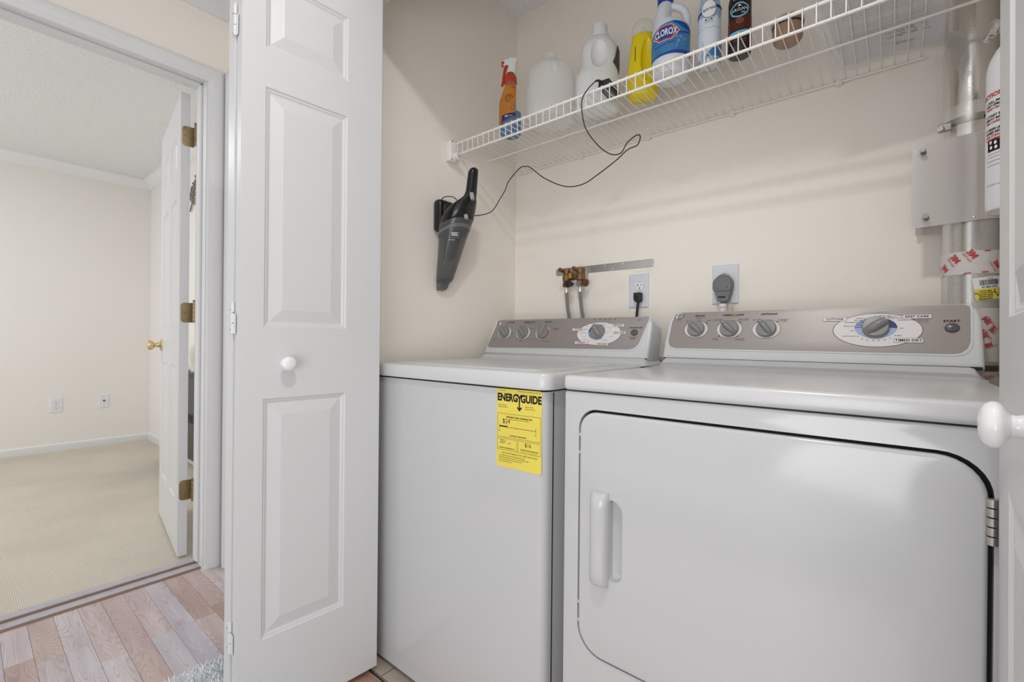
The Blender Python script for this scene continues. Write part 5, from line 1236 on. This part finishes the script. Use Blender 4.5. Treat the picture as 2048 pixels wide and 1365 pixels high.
for k_, (a, b_) in enumerate((((.009,-.0045),(.025,-.0045)), ((.025,-.0045),(.017,-.0205)), ((.017,-.0205),(.009,-.0045)))):
    v0, v1 = V((*a,0)), V((*b_,0)); t = (v1-v0).normalized(); nn = V((-t.y,t.x,0))*.0009
    shape('warning_triangle', [tuple((v0+nn)[:2]), tuple((v0-nn)[:2]), tuple((v1-nn)[:2]), tuple((v1+nn)[:2])], FTag, .0018, M['print'], tg)

# ------------------------------------------------------------------ fire extinguisher on the right wall
c = (.177,1.30)
fe = thing('fire_extinguisher', 'white fire extinguisher hanging on the right closet wall', 'extinguisher', (*c,1.25))
obj('cylinder', B().loft([sec_ring(c, z, r, r, n=40) for r, z in ((.012,1.262),(.030,1.2585),(.0365,1.2520),(.0395,1.2535),(.0408,1.262),(.0410,1.275),(.0410,1.520),(.0400,1.534),(.036,1.550),(.029,1.566),(.020,1.578),(.014,1.584))]), mat('white_cylinder_paint', (.76,.76,.78), .25), fe)
obj('valve_head', B().lathe([(0,0),(.013,0),(.014,.012),(.011,.020),(.011,.045),(0,.046)], (*c,1.583), (0,0,1), 18), M['knobd'], fe)
ga = obj('gauge', B().lathe([(0,0),(.017,0),(.0195,.003),(.0195,.010),(.0165,.0125),(0,.0128)], (.1475,1.290,1.604), (-1,-.30,.25), 28), mat('clear_gauge_ring', (.60,.56,.56), .12, .8), fe)
obj('gauge_stem', B().tube([(.150,1.291,1.603),(.172,1.299,1.600)], .0055, 10), M['steel'], fe)
obj('lever', B().rbox((.155,1.293,1.630),(.222,1.307,1.640),.003,2), M['blackm'], fe)
obj('hook', B().rbox((.205,1.290,1.575),(.2245,1.310,1.600),.002,1), M['steel'], fe)
FX = CF(c, .0411, toward(c))
text('INSTRUCTIONS', FX, -.0500, 1.474, .0112, M['redp'], fe, d=.0006, bold=.0004, step=.004, rot=.03)
for i, (s_, m_) in enumerate((('1. PULL PIN. HOLD','print'),('UNIT UPRIGHT','print'),('TWIST PIN','redp'),('','print'),('2. START BACK 8 FEET','print'),('AIM AT BASE OF','print'),('FIRE CAREFULLY','redp'),('','print'),('3. PRESS LEVER &','print'),('SWEEP SIDE TO','print'),('SIDE STEADILY','redp'),('THEN CHECK','redp'))):
    if s_: text(s_, FX, -.0500, 1.461-i*.0066, .0062, M[m_], fe, d=.0006, bold=.0002, align='LEFT', step=.004)
shape('pictogram', rr(-.0440,1.366,-.0210,1.390,.001), FX, .0006, M['print'], fe, step=.004)
for a_, b_ in ((-.037,1.383),(-.028,1.381),(-.036,1.373),(-.027,1.372)): shape('pictogram_spot', ell(a_,b_,.0026,.0034,12), FX, .0010, M['white'], fe)
for v in (1.360,1.354,1.346,1.338): shape('label_line', [(-.045,v),(.02,v),(.02,v+.0006),(-.045,v+.0006)], FX, .0006, M['redp'] if v > 1.35 else M['print'], fe, step=.004)
text('DO NOT REMOVE SERVICE TAG', FX, -.010, 1.300, .0050, M['buttong'], fe, d=.0006, step=.004)

# ------------------------------------------------------------------ hall rug
M['rugm'] = mat('blue_white_shag', (.80,.85,.90), .95, var=(24,.22))
rg = thing('shag_rug', 'pale blue shag rug on the hall floor below the folding door', 'rug', (-1.2,.10,0))
rx0, rx1, ry0, ry1 = -1.580, -.95, -.32, .60
obj('backing', B().box((rx0,ry0,.0004),(rx1,ry1,.006)), M['rugm'], rg, smooth=False)
bz = B(); rng = random.Random(3); vv, ff = [], []
for k in range(17000):
    x = rng.uniform(rx0+.003, rx1-.003); y = rng.uniform(ry0+.003, ry1-.003); hh = rng.uniform(.012,.021); a = rng.uniform(0,2*PI); ln = rng.uniform(.002,.010); w_ = rng.uniform(.0016,.0028)
    ca_, sa_ = math.cos(a), math.sin(a); k0 = len(vv)
    for t, q in ((0,.8),(.55,1.0),(1,.35)):
        cx_, cy_, cz_ = x+ca_*ln*t*t, y+sa_*ln*t*t, .004+hh*t
        for i_ in range(3): vv.append((cx_+w_*q*math.cos(a+i_*2.094), cy_+w_*q*math.sin(a+i_*2.094), cz_))
    for lv in (0, 3):
        for i_ in range(3): ff.append((k0+lv+i_, k0+lv+(i_+1)%3, k0+lv+3+(i_+1)%3, k0+lv+3+i_))
    ff.append((k0+6,k0+7,k0+8))
bz.v = [V(p) for p in vv]; bz.f = ff
obj('pile', bz, M['rugm'], rg)['kind'] = 'stuff'

# ------------------------------------------------------------------ glimpsed in the bedroom behind the door
M['dkg'] = mat('dark_grey_wood', (.075,.07,.062), .5, var=(30,.2))
cb = thing('dresser', 'dark grey dresser seen through the gap behind the bedroom door', 'dresser', (-4.10,1.10,0))
obj('body', B().rbox((-4.45,1.075,.10),(-3.72,1.165,.715),.004,2), M['dkg'], cb)
obj('top', B().rbox((-4.47,1.060,.715),(-3.70,1.165,.735),.004,2), M['dkg'], cb)
for i in range(14): obj('carved_scroll', B().tube([V((-4.43+i*.05+.018*math.cos(a), 1.072, .40+.030*math.sin(a))) for a in [i_*PI/7 for i_ in range(12)]], .004, 6), mat('carving', (.045,.042,.038), .5) if i == 0 else bpy.data.materials['carving'], cb)
for x in (-4.43,-3.76): obj('leg', B().rbox((x,1.080,.006),(x+.04,1.12,.10),.003,1), M['dkg'], cb)
so_ = thing('scroll_ornament', 'grey metal scroll ornament on the bedroom wall seen past the door', 'ornament', (-4.25,YBED,2.1))
def scroll(cx, cz, r, a0, turns, n=26): return [V((cx+r*(1-.75*i/n)*math.cos(a0+turns*2*PI*i/n), YBED-.014, cz+r*(1-.75*i/n)*math.sin(a0+turns*2*PI*i/n))) for i in range(n+1)]
M['iron'] = mat('grey_iron', (.26,.245,.215), .5, .5)
for cx_, cz_, r_, a_, tn in ((-4.22,2.150,.045,1.2,-1.3),(-4.15,2.185,.035,3.9,1.2),(-4.19,2.06,.050,.6,1.2),(-4.30,2.10,.040,2.5,-1.2),(-4.10,2.09,.035,1.0,1.2)):
    obj('scroll', B().tube(scroll(cx_, cz_, r_, a_, tn), lambda t: .0085-.004*t, 8), M['iron'], so_)
obj('stem', B().tube(spline([(-4.28,YBED-.012,1.985),(-4.22,YBED-.012,2.06),(-4.24,YBED-.012,2.12),(-4.18,YBED-.012,2.17)],6), .006, 8), M['iron'], so_)
obj('ball', B().lathe([(0,0),(.010,.003),(.014,.012),(.010,.021),(0,.024)], (-4.13,YBED-.014,2.215), (0,0,1), 12), M['iron'], so_)
ll = thing('table_lamp', 'cream table lamp on the dark dresser behind the bedroom door', 'lamp', (-3.94,1.11,.735))
obj('base', B().lathe([(0,0),(.030,0),(.034,.01),(.026,.03),(.036,.09),(.043,.14),(.035,.18),(.014,.20),(.012,.225),(0,.225)], (-3.94,1.112,.735), (0,0,1), 24), mat('cream_ceramic', (.66,.62,.54), .4), ll)
